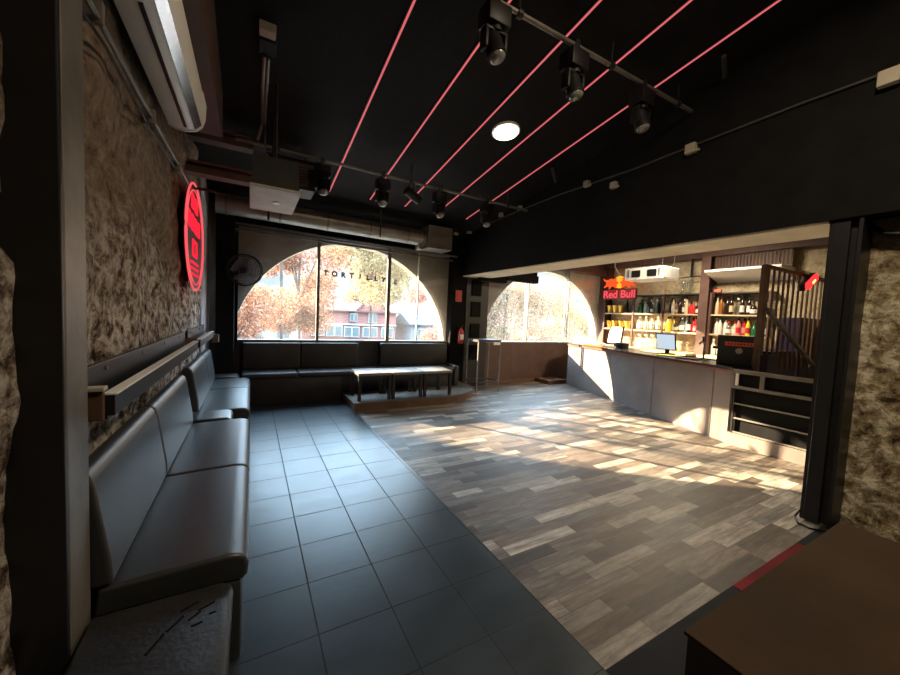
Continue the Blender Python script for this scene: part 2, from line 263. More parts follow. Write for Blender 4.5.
# ------------------------------------------------------------------ mesh helpers
class B:
    def __init__(s): s.bm = bmesh.new()
    def _add(s, geo, mx=None):
        if mx is not None: bmesh.ops.transform(s.bm, matrix=mx, verts=geo)
    def box(s, x0, y0, z0, x1, y1, z1, bev=0, seg=2, rot=None, pivot=None):
        g = bmesh.ops.create_cube(s.bm, size=1)['verts']
        bmesh.ops.transform(s.bm, matrix=Matrix.Translation(((x0 + x1) / 2, (y0 + y1) / 2, (z0 + z1) / 2)) @ Matrix.Diagonal((abs(x1 - x0), abs(y1 - y0), abs(z1 - z0), 1)), verts=g)
        if bev:
            ed = list({e for v in g for e in v.link_edges})
            r = bmesh.ops.bevel(s.bm, geom=ed, offset=bev, segments=seg, profile=.5, affect='EDGES')
            g = list({v for f in r['faces'] for v in f.verts} | {v for v in g if v.is_valid})
        if rot is not None:
            p = Vector(pivot if pivot else ((x0 + x1) / 2, (y0 + y1) / 2, (z0 + z1) / 2))
            bmesh.ops.transform(s.bm, matrix=Matrix.Translation(p) @ rot @ Matrix.Translation(-p), verts=g)
        return s
    def cyl(s, p0, p1, r, r2=None, n=14, caps=True):
        p0, p1 = Vector(p0), Vector(p1); d = p1 - p0
        g = bmesh.ops.create_cone(s.bm, cap_ends=caps, segments=n, radius1=r, radius2=r if r2 is None else r2, depth=d.length)['verts']
        bmesh.ops.transform(s.bm, matrix=Matrix.Translation((p0 + p1) / 2) @ d.to_track_quat('Z', 'Y').to_matrix().to_4x4(), verts=g)
        return s
    def tube(s, pts, r, n=8):
        pts = [Vector(p) for p in pts]; rings = []
        for i, p in enumerate(pts):
            d = (pts[min(i + 1, len(pts) - 1)] - pts[max(i - 1, 0)]).normalized()
            q = d.to_track_quat('Z', 'Y')
            rings.append([s.bm.verts.new(p + q @ Vector((r * math.cos(2 * PI * k / n), r * math.sin(2 * PI * k / n), 0))) for k in range(n)])
        for a, b in zip(rings, rings[1:]):
            for k in range(n): s.bm.faces.new((a[k], a[(k + 1) % n], b[(k + 1) % n], b[k]))
        s.bm.faces.new(rings[0][::-1]); s.bm.faces.new(rings[-1])
        return s
    def lathe(s, prof, c=(0, 0, 0), n=20, axis='Z'):
        rings = []
        for r, z in prof:
            if axis == 'Z': rings.append([s.bm.verts.new((c[0] + r * math.cos(2 * PI * k / n), c[1] + r * math.sin(2 * PI * k / n), c[2] + z)) for k in range(n)])
            else: rings.append([s.bm.verts.new((c[0] + r * math.cos(2 * PI * k / n), c[1] + z, c[2] + r * math.sin(2 * PI * k / n))) for k in range(n)])
        for a, b in zip(rings, rings[1:]):
            for k in range(n): s.bm.faces.new((a[k], a[(k + 1) % n], b[(k + 1) % n], b[k]))
        s.bm.faces.new(rings[0][::-1]); s.bm.faces.new(rings[-1])
        return s
    def prism(s, poly, axis, a, b):
        """polygon (list of 2D) extruded along axis between a and b"""
        def P(u, v, w): return {'X': (w, u, v), 'Y': (u, w, v), 'Z': (u, v, w)}[axis]
        A = [s.bm.verts.new(P(u, v, a)) for u, v in poly]; Bv = [s.bm.verts.new(P(u, v, b)) for u, v in poly]
        s.bm.faces.new(A); s.bm.faces.new(Bv[::-1])
        for k in range(len(poly)):
            j = (k + 1) % len(poly); s.bm.faces.new((A[k], Bv[k], Bv[j], A[j]))
        return s
    def sphere(s, c, r, sc=(1, 1, 1), u=16, v=10):
        g = bmesh.ops.create_uvsphere(s.bm, u_segments=u, v_segments=v, radius=r)['verts']
        bmesh.ops.transform(s.bm, matrix=Matrix.Translation(c) @ Matrix.Diagonal((*sc, 1)), verts=g); return s
    def done(s, name, m, parent=None, smooth=40):
        bmesh.ops.recalc_face_normals(s.bm, faces=s.bm.faces[:])
        me = bpy.data.meshes.new(name); s.bm.to_mesh(me); s.bm.free(); me.materials.append(m)
        if smooth:
            for p in me.polygons: p.use_smooth = True
            try: me.set_sharp_from_angle(angle=math.radians(smooth))
            except Exception: pass
        o = bpy.data.objects.new(name, me); C.objects.link(o)
        if parent is not None:
            o.parent = parent; o.matrix_parent_inverse = world_of(parent).inverted()
        return o
def world_of(o):
    m = o.matrix_basis.copy()
    if o.parent is not None: m = world_of(o.parent) @ o.matrix_parent_inverse @ m
    return m
def thing(name, label, cat, loc=(0, 0, 0), group=None):
    o = bpy.data.objects.new(name, None); C.objects.link(o); o.location = loc; o.empty_display_size = .05
    o['label'] = label; o['category'] = cat
    if group: o['group'] = group
    return o
def tag(o, label, cat, group=None):
    o['label'] = label; o['category'] = cat
    if group: o['group'] = group
    return o
def struct(o): o['kind'] = 'structure'; return o
def kids(o): return list(o.children)
def dup(o, parent=None, loc=None, rotz=None):
    c = o.copy(); C.objects.link(c)
    if parent is not None: c.parent = parent
    if loc is not None: c.location = loc
    if rotz is not None: c.rotation_euler = (0, 0, rotz)
    for ch in kids(o): dup(ch, c)
    return c
def grid_wall(name, m, fn, u0, u1, v0, v1, step, amp, seed):
    """rough wall: a displaced grid; fn(u, v, d) gives the point"""
    nu = int((u1 - u0) / step); nv = int((v1 - v0) / step); vs = []; fs = []
    for j in range(nv + 1):
        for i in range(nu + 1):
            u = u0 + (u1 - u0) * i / nu; v = v0 + (v1 - v0) * j / nv
            q = Vector((u * 2.2, v * 2.2, seed))
            d = noise.fractal(q, 1.0, 2.0, 5) * amp + max(0, noise.noise(q * 2.7 + Vector((9, 3, 1))) - .25) * amp * -1.6
            vs.append(fn(u, v, d))
    for j in range(nv):
        for i in range(nu):
            a = j * (nu + 1) + i; fs.append((a, a + 1, a + nu + 2, a + nu + 1))
    me = bpy.data.meshes.new(name); me.from_pydata(vs, [], fs); me.materials.append(m)
    for p in me.polygons: p.use_smooth = True
    o = bpy.data.objects.new(name, me); C.objects.link(o); return struct(o)
def zc(y): return 2.95 - .1537 * (y - 6.3)        # sloping ceiling
ORD = ['first', 'second', 'third', 'fourth', 'fifth', 'sixth', 'seventh', 'eighth', 'ninth', 'tenth', 'eleventh', 'twelfth', 'thirteenth', 'fourteenth', 'fifteenth', 'sixteenth', 'seventeenth', 'eighteenth', 'nineteenth', 'twentieth', 'twenty-first', 'twenty-second', 'twenty-third', 'twenty-fourth', 'twenty-fifth']

# ------------------------------------------------------------------ the shell
BX0, BX1 = 1.272, 1.335         # edge between dark tiles and planks
b = B(); b.prism([(-.9, -3), (BX0, -3), (BX0, .86), (BX1, 6.7), (-.9, 6.7)], 'Z', -.1, 0)
struct(b.done('floor', MT['tile'], smooth=0))
struct(B().box(BX0, -3, -.1, 4.2, .86, 0).done('floor_border', mat('matt_dark_border_tile', (.016, .017, .020), .8, spec=.15, var=.2, vscale=3), smooth=0))
b = B(); b.prism([(BX0, .86), (8.4, .86), (8.4, 6.7), (BX1, 6.7)], 'Z', -.1, 0)
struct(b.done('floor_planks', MT['wood'], smooth=0))
b = B(); b.prism([(-3.2, zc(-3.2)), (6.7, zc(6.7)), (6.7, zc(6.7) + .15), (-3.2, zc(-3.2) + .15)], 'X', -.9, 3.9)
struct(b.done('ceiling', MT['ceil'], smooth=0))
struct(B().box(3.9, .6, 3.02, 8.4, 6.7, 3.15).done('ceiling_bar', MT['brownwall'], smooth=0))
# left wall: rubble below a smoother render, and the pale painted end
grid_wall('wall_left', MT['stone_left'], lambda u, v, d: (-.555 + d, u, v), -3.1, 5.42, 0, 4.5, .045, .045, 3.1)
struct(B().box(-.9, -3.1, -.1, -.66, 6.7, 4.6).done('wall_left_core', MT['black'], smooth=0))
struct(B().box(-.6, 5.36, 0, -.53, 6.3, 3.2, .01).done('wall_left_end', MT['pale'], smooth=0))
struct(B().box(-.9, -3.2, -.1, 4.2, -3.0, 4.6).done('wall_rear', MT['black'], smooth=0))
# stone wall on the right, near the camera
grid_wall('wall_right', MT['stone_right'], lambda u, v, d: (3.86 - d, u, v), -3.1, .93, 0, 2.4, .04, .05, 8.3)
struct(B().box(3.93, -3.1, -.1, 4.3, .62, 3.2).done('wall_right_core', MT['black'], smooth=0))
# dropped beam with cream soffit and the black wall above it
struct(B().box(3.66, -3.0, 2.30, 4.16, 6.3, 4.5).done('wall_header', MT['black'], smooth=0))
struct(B().box(3.63, -3.0, 2.215, 4.16, 6.3, 2.46).done('trim_1', MT['black'], smooth=0))
struct(B().box(3.65, .99, 2.196, 4.15, 6.3, 2.214).done('trim_2', MT['beamcream'], smooth=0))
# bar room walls
struct(B().box(8.1, .6, -.1, 8.4, 6.7, 3.1).done('wall_bar', MT['stone_bar'], smooth=0))
struct(B().box(3.93, .62, -.1, 8.4, .86, 3.1).done('wall_bar_end', MT['stone_right'], smooth=0))
struct(B().box(7.9, 6.05, 0, 8.1, 6.3, 3.02).done('column_corner', MT['brownwall'], smooth=0))

# window wall with two arched openings
def arch_pts(cx, cz=.73, r=1.82, sill=.9, n=40):
    a0 = math.asin((sill - cz) / r)
    return [(cx + r * math.cos(a0 + (PI - 2 * a0) * k / n), cz + r * math.sin(a0 + (PI - 2 * a0) * k / n)) for k in range(n + 1)]
A1, A2 = arch_pts(1.555), arch_pts(6.08)
def window_wall():
    bm = bmesh.new(); Y0, Y1 = 6.3, 6.5
    outer = [(-.9, -.1), (8.4, -.1), (8.4, 3.6), (-.9, 3.6)]
    loops = [outer, A1, A2]
    flat = [p for l in loops for p in l]
    tris = tessellate_polygon([[Vector((x, z, 0)) for x, z in l] for l in loops])
    for y in (Y0, Y1):
        vs = [bm.verts.new((x, y, z)) for x, z in flat]
        for t in tris:
            try: bm.faces.new([vs[i] for i in t])
            except ValueError: pass
    me = bpy.data.meshes.new('wall_window'); bm.to_mesh(me); bm.free(); me.materials.append(MT['plaster'])
    o = bpy.data.objects.new('wall_window', me); C.objects.link(o); return struct(o)
window_wall()
def window(n, pts, glass_x, mull, thick, frame_z):
    w = bpy.data.objects.new('window_%d' % n, None); C.objects.link(w); struct(w); w.location = (sum(p[0] for p in pts) / len(pts), 6.3, .9)
    bm = bmesh.new(); A = [bm.verts.new((x, 6.295, z)) for x, z in pts]; D = [bm.verts.new((x, 6.505, z)) for x, z in pts]
    for k in range(len(pts)):
        j = (k + 1) % len(pts); bm.faces.new((A[k], A[j], D[j], D[k]))
    me = bpy.data.meshes.new('reveal'); bm.to_mesh(me); bm.free(); me.materials.append(MT['cream']); o = bpy.data.objects.new('reveal', me); C.objects.link(o)
    o.parent = w; o.matrix_parent_inverse = world_of(w).inverted()
    for x0, x1 in glass_x:
        B().box(x0, 6.228, .915, x1, 6.234, frame_z).done('pane', MT['glass'], w, smooth=0)
    for x, wd, m in mull:
        B().box(x - wd / 2, 6.205, .9, x + wd / 2, 6.255, frame_z, .004).done('mullion', m, w, smooth=0)
    B().box(glass_x[0][0] - .03, 6.2, .885, glass_x[-1][1] + .03, 6.32, .915, .004).done('window_sill', MT['galv'] if n == 2 else MT['grey'], w, smooth=0)
    B().box(glass_x[0][0] - .03, 6.2, frame_z, glass_x[-1][1] + .03, 6.26, frame_z + .04, .004).done('head_rail', MT['grey'], w, smooth=0)
    return w
window(1, A1, [(-.24, .96), (.96, 2.165), (2.165, 3.36)], [(.96, .045, MT['grey']), (2.165, .06, MT['grey']), (2.74, .018, MT['cream'])], .02, 2.56)
window(2, A2, [(4.3, 5.40), (5.40, 6.66), (6.66, 7.86)], [(5.385, .02, MT['galv']), (5.44, .02, MT['galv']), (6.62, .02, MT['galv']), (6.70, .02, MT['galv'])], .02, 2.62)
# dark boards below the windows, black fascia above the left one
struct(B().box(-.42, 6.24, 0, 3.66, 6.3, .885).done('trim_3', MT['darkwood'], smooth=0))
struct(B().box(4.2, 6.22, 0, 7.9, 6.3, .885).done('trim_4', MT['brownwall'], smooth=0))
struct(B().box(-.45, 6.17, 2.60, 3.66, 6.3, 3.3).done('trim_5', MT['black'], smooth=0))
struct(B().box(3.42, 6.12, 0, 3.74, 6.3, 2.62).done('column_pier', MT['black'], smooth=0))
b = B(); b.box(3.74, 6.1, 0, 4.27, 6.3, 2.2)
struct(b.done('column_panel', MT['darkwood'], smooth=0))
b = B()
for z in (.55, .98, 1.42, 1.84): b.box(3.86, 6.075, z, 4.08, 6.1, z + .3, .004)
struct(b.done('trim_6', MT['black'], smooth=0))
b = B(); b.box(-.43, 5.96, 0, -.21, 6.24, 3.1); b.box(-.21, 6.16, .885, -.17, 6.24, 2.6)
struct(b.done('column_left', MT['black'], smooth=0))
# baseboard under the bar side window
struct(B().box(4.27, 6.2, 0, 6.3, 6.235, .07).done('baseboard_window', MT['brownwood'], smooth=0))

# ------------------------------------------------------------------ steel columns
t = thing('steel_column', 'large dark steel column in the left foreground against the rubble wall', 'column', (-.5, 1.44, 0)); struct(t); del t['label']; del t['category']
t.name = 'column_left_front'
B().box(-.62, 1.392, 0, -.45, 1.545, zc(1.4) + .05, .006).done('shaft', MT['steel'], t, smooth=0)
B().box(-.60, 1.372, 0, -.45, 1.390, zc(1.4) + .05, .004).done('flange', MT['blackmetal'], t, smooth=0)
t = bpy.data.objects.new('column_right_front', None); C.objects.link(t); struct(t); t.location = (3.74, .9, 0)
B().box(3.66, .965, 0, 3.86, .985, 2.2).done('flange', MT['blackmetal'], t, smooth=0)
B().box(3.64, .815, 0, 3.86, .835, 2.2).done('flange', MT['blackmetal'], t, smooth=0)
B().box(3.70, .835, 0, 3.74, .965, 2.2).done('web', MT['blackmetal'], t, smooth=0)
B().box(3.655, .88, 0, 3.70, .965, 2.2, .004).done('duct', MT['blackmetal'], t, smooth=0)

# ------------------------------------------------------------------ outside: street, houses, trees
struct(B().box(-90, 7.5, -3.5, 90, 140, -3.3).done('ground_street', mat('asphalt', (.10, .095, .09), .9, var=.2, vscale=.8), smooth=0))
def house(x0, x1, y0, y1, z0, ze, zr, wall, roof, name, label, wins, band=None, gable_x=None):
    h = thing(name, label, 'building', ((x0 + x1) / 2, (y0 + y1) / 2, z0))
    B().box(x0, y0, z0, x1, y1, ze).done('walls', wall, h, smooth=0)
    cy = (y0 + y1) / 2
    b = B(); b.prism([(y0 - .5, ze), (cy, zr), (y1 + .5, ze), (y1 + .5, ze - .15), (y0 - .5, ze - .15)], 'X', x0 - .4, x1 + .4); b.done('roof', roof, h, smooth=0)
    if gable_x:
        gx, gw, gz = gable_x
        B().prism([(gx - gw, ze - .2), (gx, gz), (gx + gw, ze - .2)], 'Y', y0 - .25, cy).done('gable', wall, h, smooth=0)
        b = B(); d = .22
        b.prism([(gx - gw - .35, ze - .2), (gx, gz + d + .1), (gx + gw + .35, ze - .2), (gx + gw + .05, ze - .2), (gx, gz), (gx - gw - .05, ze - .2)], 'Y', y0 - .45, cy); b.done('gable_roof', roof, h, smooth=0)
    if band: B().box(x0 - .05, y0 - .32, band, x1 + .05, y0, band + .16).done('band', MT['housetrim'], h, smooth=0)
    for wx, wz, ww, wh in wins:
        f = B().box(wx - ww / 2, y0 - .30, wz - wh / 2, wx + ww / 2, y0 + .05, wz + wh / 2).done('window', MT['housetrim'], h, smooth=0)
        for sx in (-.25, .25):
            B().box(wx + sx * ww - ww * .2, y0 - .34, wz - wh * .42, wx + sx * ww + ww * .2, y0 - .29, wz + wh * .42).done('window_pane', MT['winpane'], f, smooth=0)
    return h
MT['housetrim'] = mat('house_trim', (.30, .29, .27), .7, var=0)
MT['winpane'] = mat('dull_window_pane', (.08, .105, .11), .15, var=.1)
brick = brick_mat('red_brick', (.24, .065, .055), (.20, .058, .048), (.26, .17, .15), .6, .2)
roofm = mat('red_roof_tile', (.13, .05, .04), .8, var=.2)
house(5.2, 16.8, 45, 54, -3.3, 1.6, 3.0, brick, roofm, 'brick_house', 'red brick house with a gable and white windows seen through the left arch', [(8.9, -.95, 1.9, 1.35), (11.0, -1.05, 1.9, 1.3), (13.3, -1.05, 1.9, 1.3), (15.6, -1.05, 1.6, 1.3), (11.2, .75, .9, 1.0), (13.6, .75, 1.1, 1.3), (7.0, -.95, 1.5, 1.3)], band=-.22, gable_x=(13.6, 2.2, 3.6))
house(18.6, 24.5, 44, 50, -3.3, .2, 1.6, mat('grey_render', (.14, .15, .17), .8, var=.1), mat('grey_roof', (.08, .09, .11), .8, var=.1), 'grey_house', 'grey house with dark windows beside the red brick house', [(20.0, -1.2, 1.0, 1.6), (22.8, -1.2, 1.2, 1.2)])
house(-1.5, 4.2, 36, 44, -3.3, .55, 1.9, mat('cream_render', (.26, .225, .18), .8, var=.1), mat('slate_roof', (.075, .09, .115), .7, var=.15), 'cream_house', 'cream house with a slate roof behind the orange tree in the left arch', [(.2, -.7, 1.1, 1.2), (2.6, -.7, 1.1, 1.2)])
house(42, 56, 50, 58, -3.3, .1, 1.8, mat('yellow_render', (.28, .22, .13), .8, var=.1), roofm, 'yellow_house', 'low yellow house with a tiled roof seen through the right arch', [(45, -1.0, 1.4, 1.2), (49, -1.0, 1.4, 1.2)])
house(30, 38, 46, 52, -3.3, .3, 1.6, brick, roofm, 'brick_outbuilding', 'small red brick building at the left of the right arch', [(32.4, -1.0, 1.2, 1.2), (35.6, -1.0, 1.2, 1.2)])

import numpy as np
rng = np.random.default_rng(5)
def crown_mesh(name, blobs, n, size, m):
    """leaf quads scattered in ellipsoid clumps"""
    w = np.array([bx[3] ** 2 for bx in blobs]); w = w / w.sum()
    idx = rng.choice(len(blobs), n, p=w); bl = np.array(blobs)[idx]
    d = rng.normal(size=(n, 3)); d /= np.linalg.norm(d, axis=1)[:, None]
    rad = rng.random(n) ** .45
    p = bl[:, :3] + d * (bl[:, 3] * rad)[:, None] * np.array([1, 1, .8])
    a = rng.normal(size=(n, 3)); a /= np.linalg.norm(a, axis=1)[:, None]
    c = rng.normal(size=(n, 3)); c -= (c * a).sum(1)[:, None] * a; c /= np.linalg.norm(c, axis=1)[:, None]
    s = size * (.6 + .8 * rng.random(n))[:, None]
    v = np.stack([p - a * s, p + c * s * .55, p + a * s, p - c * s * .55], 1).reshape(-1, 3)
    me = bpy.data.meshes.new(name); me.vertices.add(4 * n); me.vertices.foreach_set('co', v.ravel().astype('f'))
    me.loops.add(4 * n); me.loops.foreach_set('vertex_index', np.arange(4 * n, dtype='i'))
    me.polygons.add(n); me.polygons.foreach_set('loop_start', np.arange(0, 4 * n, 4, dtype='i')); me.polygons.foreach_set('loop_total', np.full(n, 4, dtype='i'))
    me.update(calc_edges=True); me.materials.append(m); return me
LM = dict(orange=leaf_mat('orange_leaves', [(0.317, 0.104, 0.037), (0.366, 0.159, 0.073), (0.244, 0.085, 0.049), (0.390, 0.232, 0.122), (0.293, 0.146, 0.098)]),
          yellow=leaf_mat('yellow_leaves', [(0.317, 0.244, 0.091), (0.366, 0.244, 0.098), (0.244, 0.220, 0.110), (0.390, 0.305, 0.159), (0.317, 0.195, 0.098)]),
          brown=leaf_mat('tan_leaves', [(0.329, 0.195, 0.110), (0.256, 0.146, 0.085), (0.366, 0.256, 0.152), (0.305, 0.220, 0.122), (0.244, 0.122, 0.073)]),
          pink=leaf_mat('russet_leaves', [(0.305, 0.134, 0.098), (0.342, 0.183, 0.134), (0.232, 0.098, 0.079), (0.366, 0.244, 0.171)]),
          green=leaf_mat('green_leaves', [(0.085, 0.159, 0.043), (0.134, 0.195, 0.061), (0.073, 0.122, 0.037)]))
bark = mat('grey_bark', (.09, .068, .055), .9, var=.3, vscale=3)
def tree(x, y, top, rad, key, n, leaf, label, gap=1.0):
    z0 = -3.3; t = thing('tree', label, 'tree', (x, y, z0), 'autumn trees outside the windows')
    bl = []; zc_ = top - rad
    for k in range(int(15 * gap)):
        a = random.uniform(0, 2 * PI); rr = rad * random.uniform(.2, .8); h = random.uniform(-.95, .62) * rad
        bl.append((x + rr * math.cos(a), y + rr * math.sin(a), zc_ + h, rad * random.uniform(.26, .46)))
    me = crown_mesh('foliage', bl, n, leaf, LM[key]); o = bpy.data.objects.new('foliage', me); C.objects.link(o); o.parent = t; o.matrix_parent_inverse = world_of(t).inverted()
    b = B(); b.tube([(x, y, z0), (x + .1, y, z0 + 1.5), (x - .05, y + .1, zc_ - rad * .2), (x, y, zc_ + rad * .4)], .065)
    for q in bl[::2]: b.tube([(x, y, zc_ - rad * .5), ((x + q[0]) / 2, (y + q[1]) / 2, q[2] - .3), q[:3]], .035, 6)
    b.done('trunk', bark, t)
    return t
tree(-.7, 13.8, 3.3, 2.4, 'orange', 22000, .055, 'bright orange tree filling the left edge of the left arch', 1.3)
tree(2.3, 21, 5.8, 2.6, 'orange', 17000, .075, 'orange tree behind the first mullion of the left arch', 1.3)
tree(6.4, 21.5, 7.0, 2.7, 'yellow', 17000, .075, 'tall yellow tree whose crown stands above the red brick house', 1.5)
tree(1.0, 15.2, 7.6, 1.6, 'yellow', 350, .06, 'tall sparse yellow tree outside, standing above the top of the left arch', .8)
tree(13.6, 26, 4.8, 2.8, 'pink', 14000, .085, 'russet tree at the right edge of the left arch')
tree(11.4, 14.6, 4.4, 2.9, 'brown', 16000, .055, 'tan tree at the left of the right arch')
tree(15.6, 16.4, 5.0, 3.1, 'brown', 17000, .058, 'tan tree in the middle of the right arch')
tree(20.6, 19.5, 4.8, 3.2, 'yellow', 13000, .07, 'yellow-brown tree at the right of the right arch')
tree(17.2, 24, 1.2, 1.7, 'green', 4000, .08, 'low green tree seen at the foot of the right arch')

def sapling(x, y, label):
    t = thing('bare_tree', label, 'tree', (x, y, -3.3), 'bare young trees outside the windows'); b = B()
    b.tube([(x, y, -3.3), (x + .05, y, 1), (x, y, 4.5), (x + .05, y, 8.5)], .045, 7)
    for k in range(8):
        a = k * 2.4; z = 3.0 + k * .5; l = .55 + .1 * (k % 3); b.tube([(x, y, z), (x + l * .5 * math.cos(a), y + l * .5 * math.sin(a), z + .5), (x + l * .7 * math.cos(a), y + l * .7 * math.sin(a), z + 1.9)], .016, 5)
    b.done('trunk', bark, t); return t
for x, y, w in ((-4.5, 13.0, 'farthest left, hidden by the left wall'), (-3.9, 12.2, 'second one behind the left wall'), (-2.9, 13.4, 'third one behind the left wall'), (-2.2, 12.0, 'fourth one behind the left wall'), (-1.3, 12.6, 'nearest the left edge of the left arch'), (-5.3, 14.6, 'behind the left wall and farthest off'), (5.6, 9.3, 'behind the dark pier between the arches')):
    sapling(x, y, 'thin bare young tree outside, ' + w)

# ------------------------------------------------------------------ ceiling fittings
for i, (x, w) in enumerate(zip((.95, 1.53, 2.085, 2.65, 3.21), ('leftmost', 'second from the left', 'middle', 'second from the right', 'rightmost'))):
    t = thing('led_strip', 'glowing red light line on the black ceiling, %s of five' % w, 'light strip', (x, 2.2, zc(2.2)), 'red light lines on the ceiling')
    y0, y1 = -1.2, 5.36
    B().prism([(y0, zc(y0)), (y1, zc(y1)), (y1, zc(y1) - .012), (y0, zc(y0) - .012)], 'X', x - .016, x + .016).done('channel', MT['blackmetal'], t, smooth=0)
    B().prism([(y0, zc(y0) - .012), (y1, zc(y1) - .012), (y1, zc(y1) - .018), (y0, zc(y0) - .018)], 'X', x - .007, x + .007).done('light_bar', MT['led'], t, smooth=0)
t = thing('ceiling_downlight', 'round white glowing downlight in the black ceiling', 'ceiling light', (2.37, 3.22, zc(3.22)))
q = Matrix.Translation((2.37, 3.22, zc(3.22) - .012)) @ Matrix.Rotation(math.atan(-.1537), 4, 'X')
o = B().cyl((0, 0, -.012), (0, 0, .03), .15, n=32).done('rim', MT['white'], t); o.matrix_basis = world_of(t).inverted() @ q if False else o.matrix_basis
for v in o.data.vertices: v.co = q @ v.co
o = B().cyl((0, 0, -.02), (0, 0, -.012), .128, n=32).done('diffuser', MT['lampglow'], t)
for v in o.data.vertices: v.co = q @ v.co

def pipe_run(name, label, p0, p1, r, m, cat='pipe'):
    t = thing(name, label, cat, p0)
    B().cyl(p0, p1, r, n=12).done('pipe', m, t)
    p0, p1 = Vector(p0), Vector(p1)
    for f in (.1, .5, .9):
        p = p0.lerp(p1, f); b = B(); b.cyl(p, (p.x, p.y, zc(p.y) + .02), .008, n=8); b.cyl(p - Vector((.02, 0, 0)), p + Vector((.02, 0, 0)), r + .012, n=12)
        b.done('hanger', MT['blackmetal'], t)
    return t
pipe_run('lighting_pipe', 'steel lighting pipe across the ceiling nearer the windows', (-.15, 4.28, 3.07), (3.62, 4.28, 3.045), .016, MT['steel'])
pipe_run('lighting_pipe', 'steel lighting pipe across the ceiling nearest the camera', (1.3, 2.0, 3.42), (3.62, 2.0, 3.44), .017, MT['steel'])
def moving_head(label, x, y, z, s=1.0, tilt=.5, pan=0):
    t = thing('moving_head_light', label, 'stage light', (x, y, z), 'moving head lights on the ceiling pipes')
    b = B(); b.box(x - .02, y - .03, z - .05, x + .02, y + .03, z + .035, .004); b.box(x - .05 * s, y - .02, z - .07, x + .05 * s, y + .02, z - .04, .004); b.done('clamp', MT['blackmetal'], t)
    B().box(x - .10 * s, y - .08 * s, z - .15 * s - .05, x + .10 * s, y + .08 * s, z - .05, .012).done('base', MT['blackplastic'], t)
    zb = z - .05 - .15 * s; zh = zb - .11 * s
    B().cyl((x, y, zb), (x, y, zb - .03 * s), .06 * s, n=18).done('swivel', MT['blackplastic'], t)
    for sx in (-1, 1):
        B().box(x + sx * .085 * s - .016 * s, y - .045 * s, zh - .06 * s, x + sx * .085 * s + .016 * s, y + .045 * s, zb - .02 * s, .012).done('yoke_arm', MT['blackplastic'], t)
    B().box(x - .1 * s, y - .045 * s, zb - .04 * s, x + .1 * s, y + .045 * s, zb - .015 * s, .008).done('yoke_bridge', MT['blackplastic'], t)
    rot = Matrix.Translation((x, y, zh)) @ Matrix.Rotation(pan, 4, 'Z') @ Matrix.Rotation(tilt, 4, 'X') @ Matrix.Translation((-x, -y, -zh))
    h = B(); h.lathe([(.03 * s, .09 * s), (.062 * s, .075 * s), (.07 * s, .02 * s), (.068 * s, -.06 * s), (.074 * s, -.075 * s), (.074 * s, -.10 * s), (.062 * s, -.102 * s)], (x, y, zh), 20); o = h.done('head', MT['blackplastic'], t)
    for v in o.data.vertices: v.co = rot @ v.co
    l = B(); l.lathe([(.062 * s, -.095 * s), (.060 * s, -.112 * s), (.045 * s, -.128 * s), (.02 * s, -.136 * s)], (x, y, zh), 20); o2 = l.done('lens', MT['lens'], o)
    for v in o2.data.vertices: v.co = rot @ v.co
    return t
for x, w, tl, pn in ((.68, 'leftmost on the far pipe', -.4, .2), (1.37, 'second from the left on the far pipe', -.5, -.1), (2.14, 'third from the left on the far pipe', -.45, .1), (2.89, 'rightmost on the far pipe', -.4, -.2)):
    moving_head('black moving head stage light, ' + w, x, 4.28, 3.05, .82, tl, pn)
for x, w, tl, pn in ((1.34, 'leftmost on the near pipe', -.35, .5), (2.06, 'middle one on the near pipe', -.3, .4), (2.87, 'rightmost on the near pipe', -.3, .3)):
    moving_head('black moving head stage light, ' + w, x, 2.0, 3.42, .86, tl, pn)
t = thing('par_spotlight', 'small black spotlight on the far pipe between the moving heads', 'stage light', (1.75, 4.28, 3.05))
b = B(); b.box(1.72, 4.26, 2.92, 1.735, 4.30, 3.06); b.box(1.765, 4.26, 2.92, 1.78, 4.30, 3.06); b.done('yoke', MT['blackmetal'], t)
o = B().cyl((1.66, 4.24, 2.93), (1.86, 4.3, 2.86), .055, n=18).done('can', MT['blackplastic'], t)
# conduits and boxes on the header wall
t = thing('wall_conduit', 'thin grey conduit running along the black wall over the bar', 'conduit', (3.64, 3, 3.12))
B().tube([(3.645, y, z) for y, z in ((5.35, 3.06), (4.5, 3.10), (3.6, 3.12), (2.6, 3.10), (2.0, 3.12), (1.2, 3.14), (.2, 3.13), (-1, 3.14))], .010).done('conduit', MT['dullgrey'], t)
for y, z, w, s in ((3.19, 3.12, 'first of the pair right of the downlight', .036), (2.80, 2.99, 'second of the pair right of the downlight', .036), (1.98, 3.09, 'alone above the bar bottles', .045), (.77, 3.09, 'at the right edge of the picture', .05), (4.94, 3.13, 'beside the rightmost far stage light', .033), (4.46, 3.13, 'just past the far pipe end', .03)):
    t = thing('junction_box', 'small ivory junction box on the black wall, ' + w, 'junction box', (3.65, y, z), 'ivory junction boxes on the conduit')
    B().box(3.60, y - s, z - s, 3.655, y + s, z + s, .006).done('cover', MT['whitebox'], t, smooth=0)
    B().cyl((3.625, y - s - .03, z - s * .7), (3.625, y - s, z - s * .7), .012, n=10).done('gland', MT['whitebox'], t)
for x, w in ((3.52, 'left'), (3.80 - .22, 'right'), (3.02, 'lowest, near the duct end')):
    pass
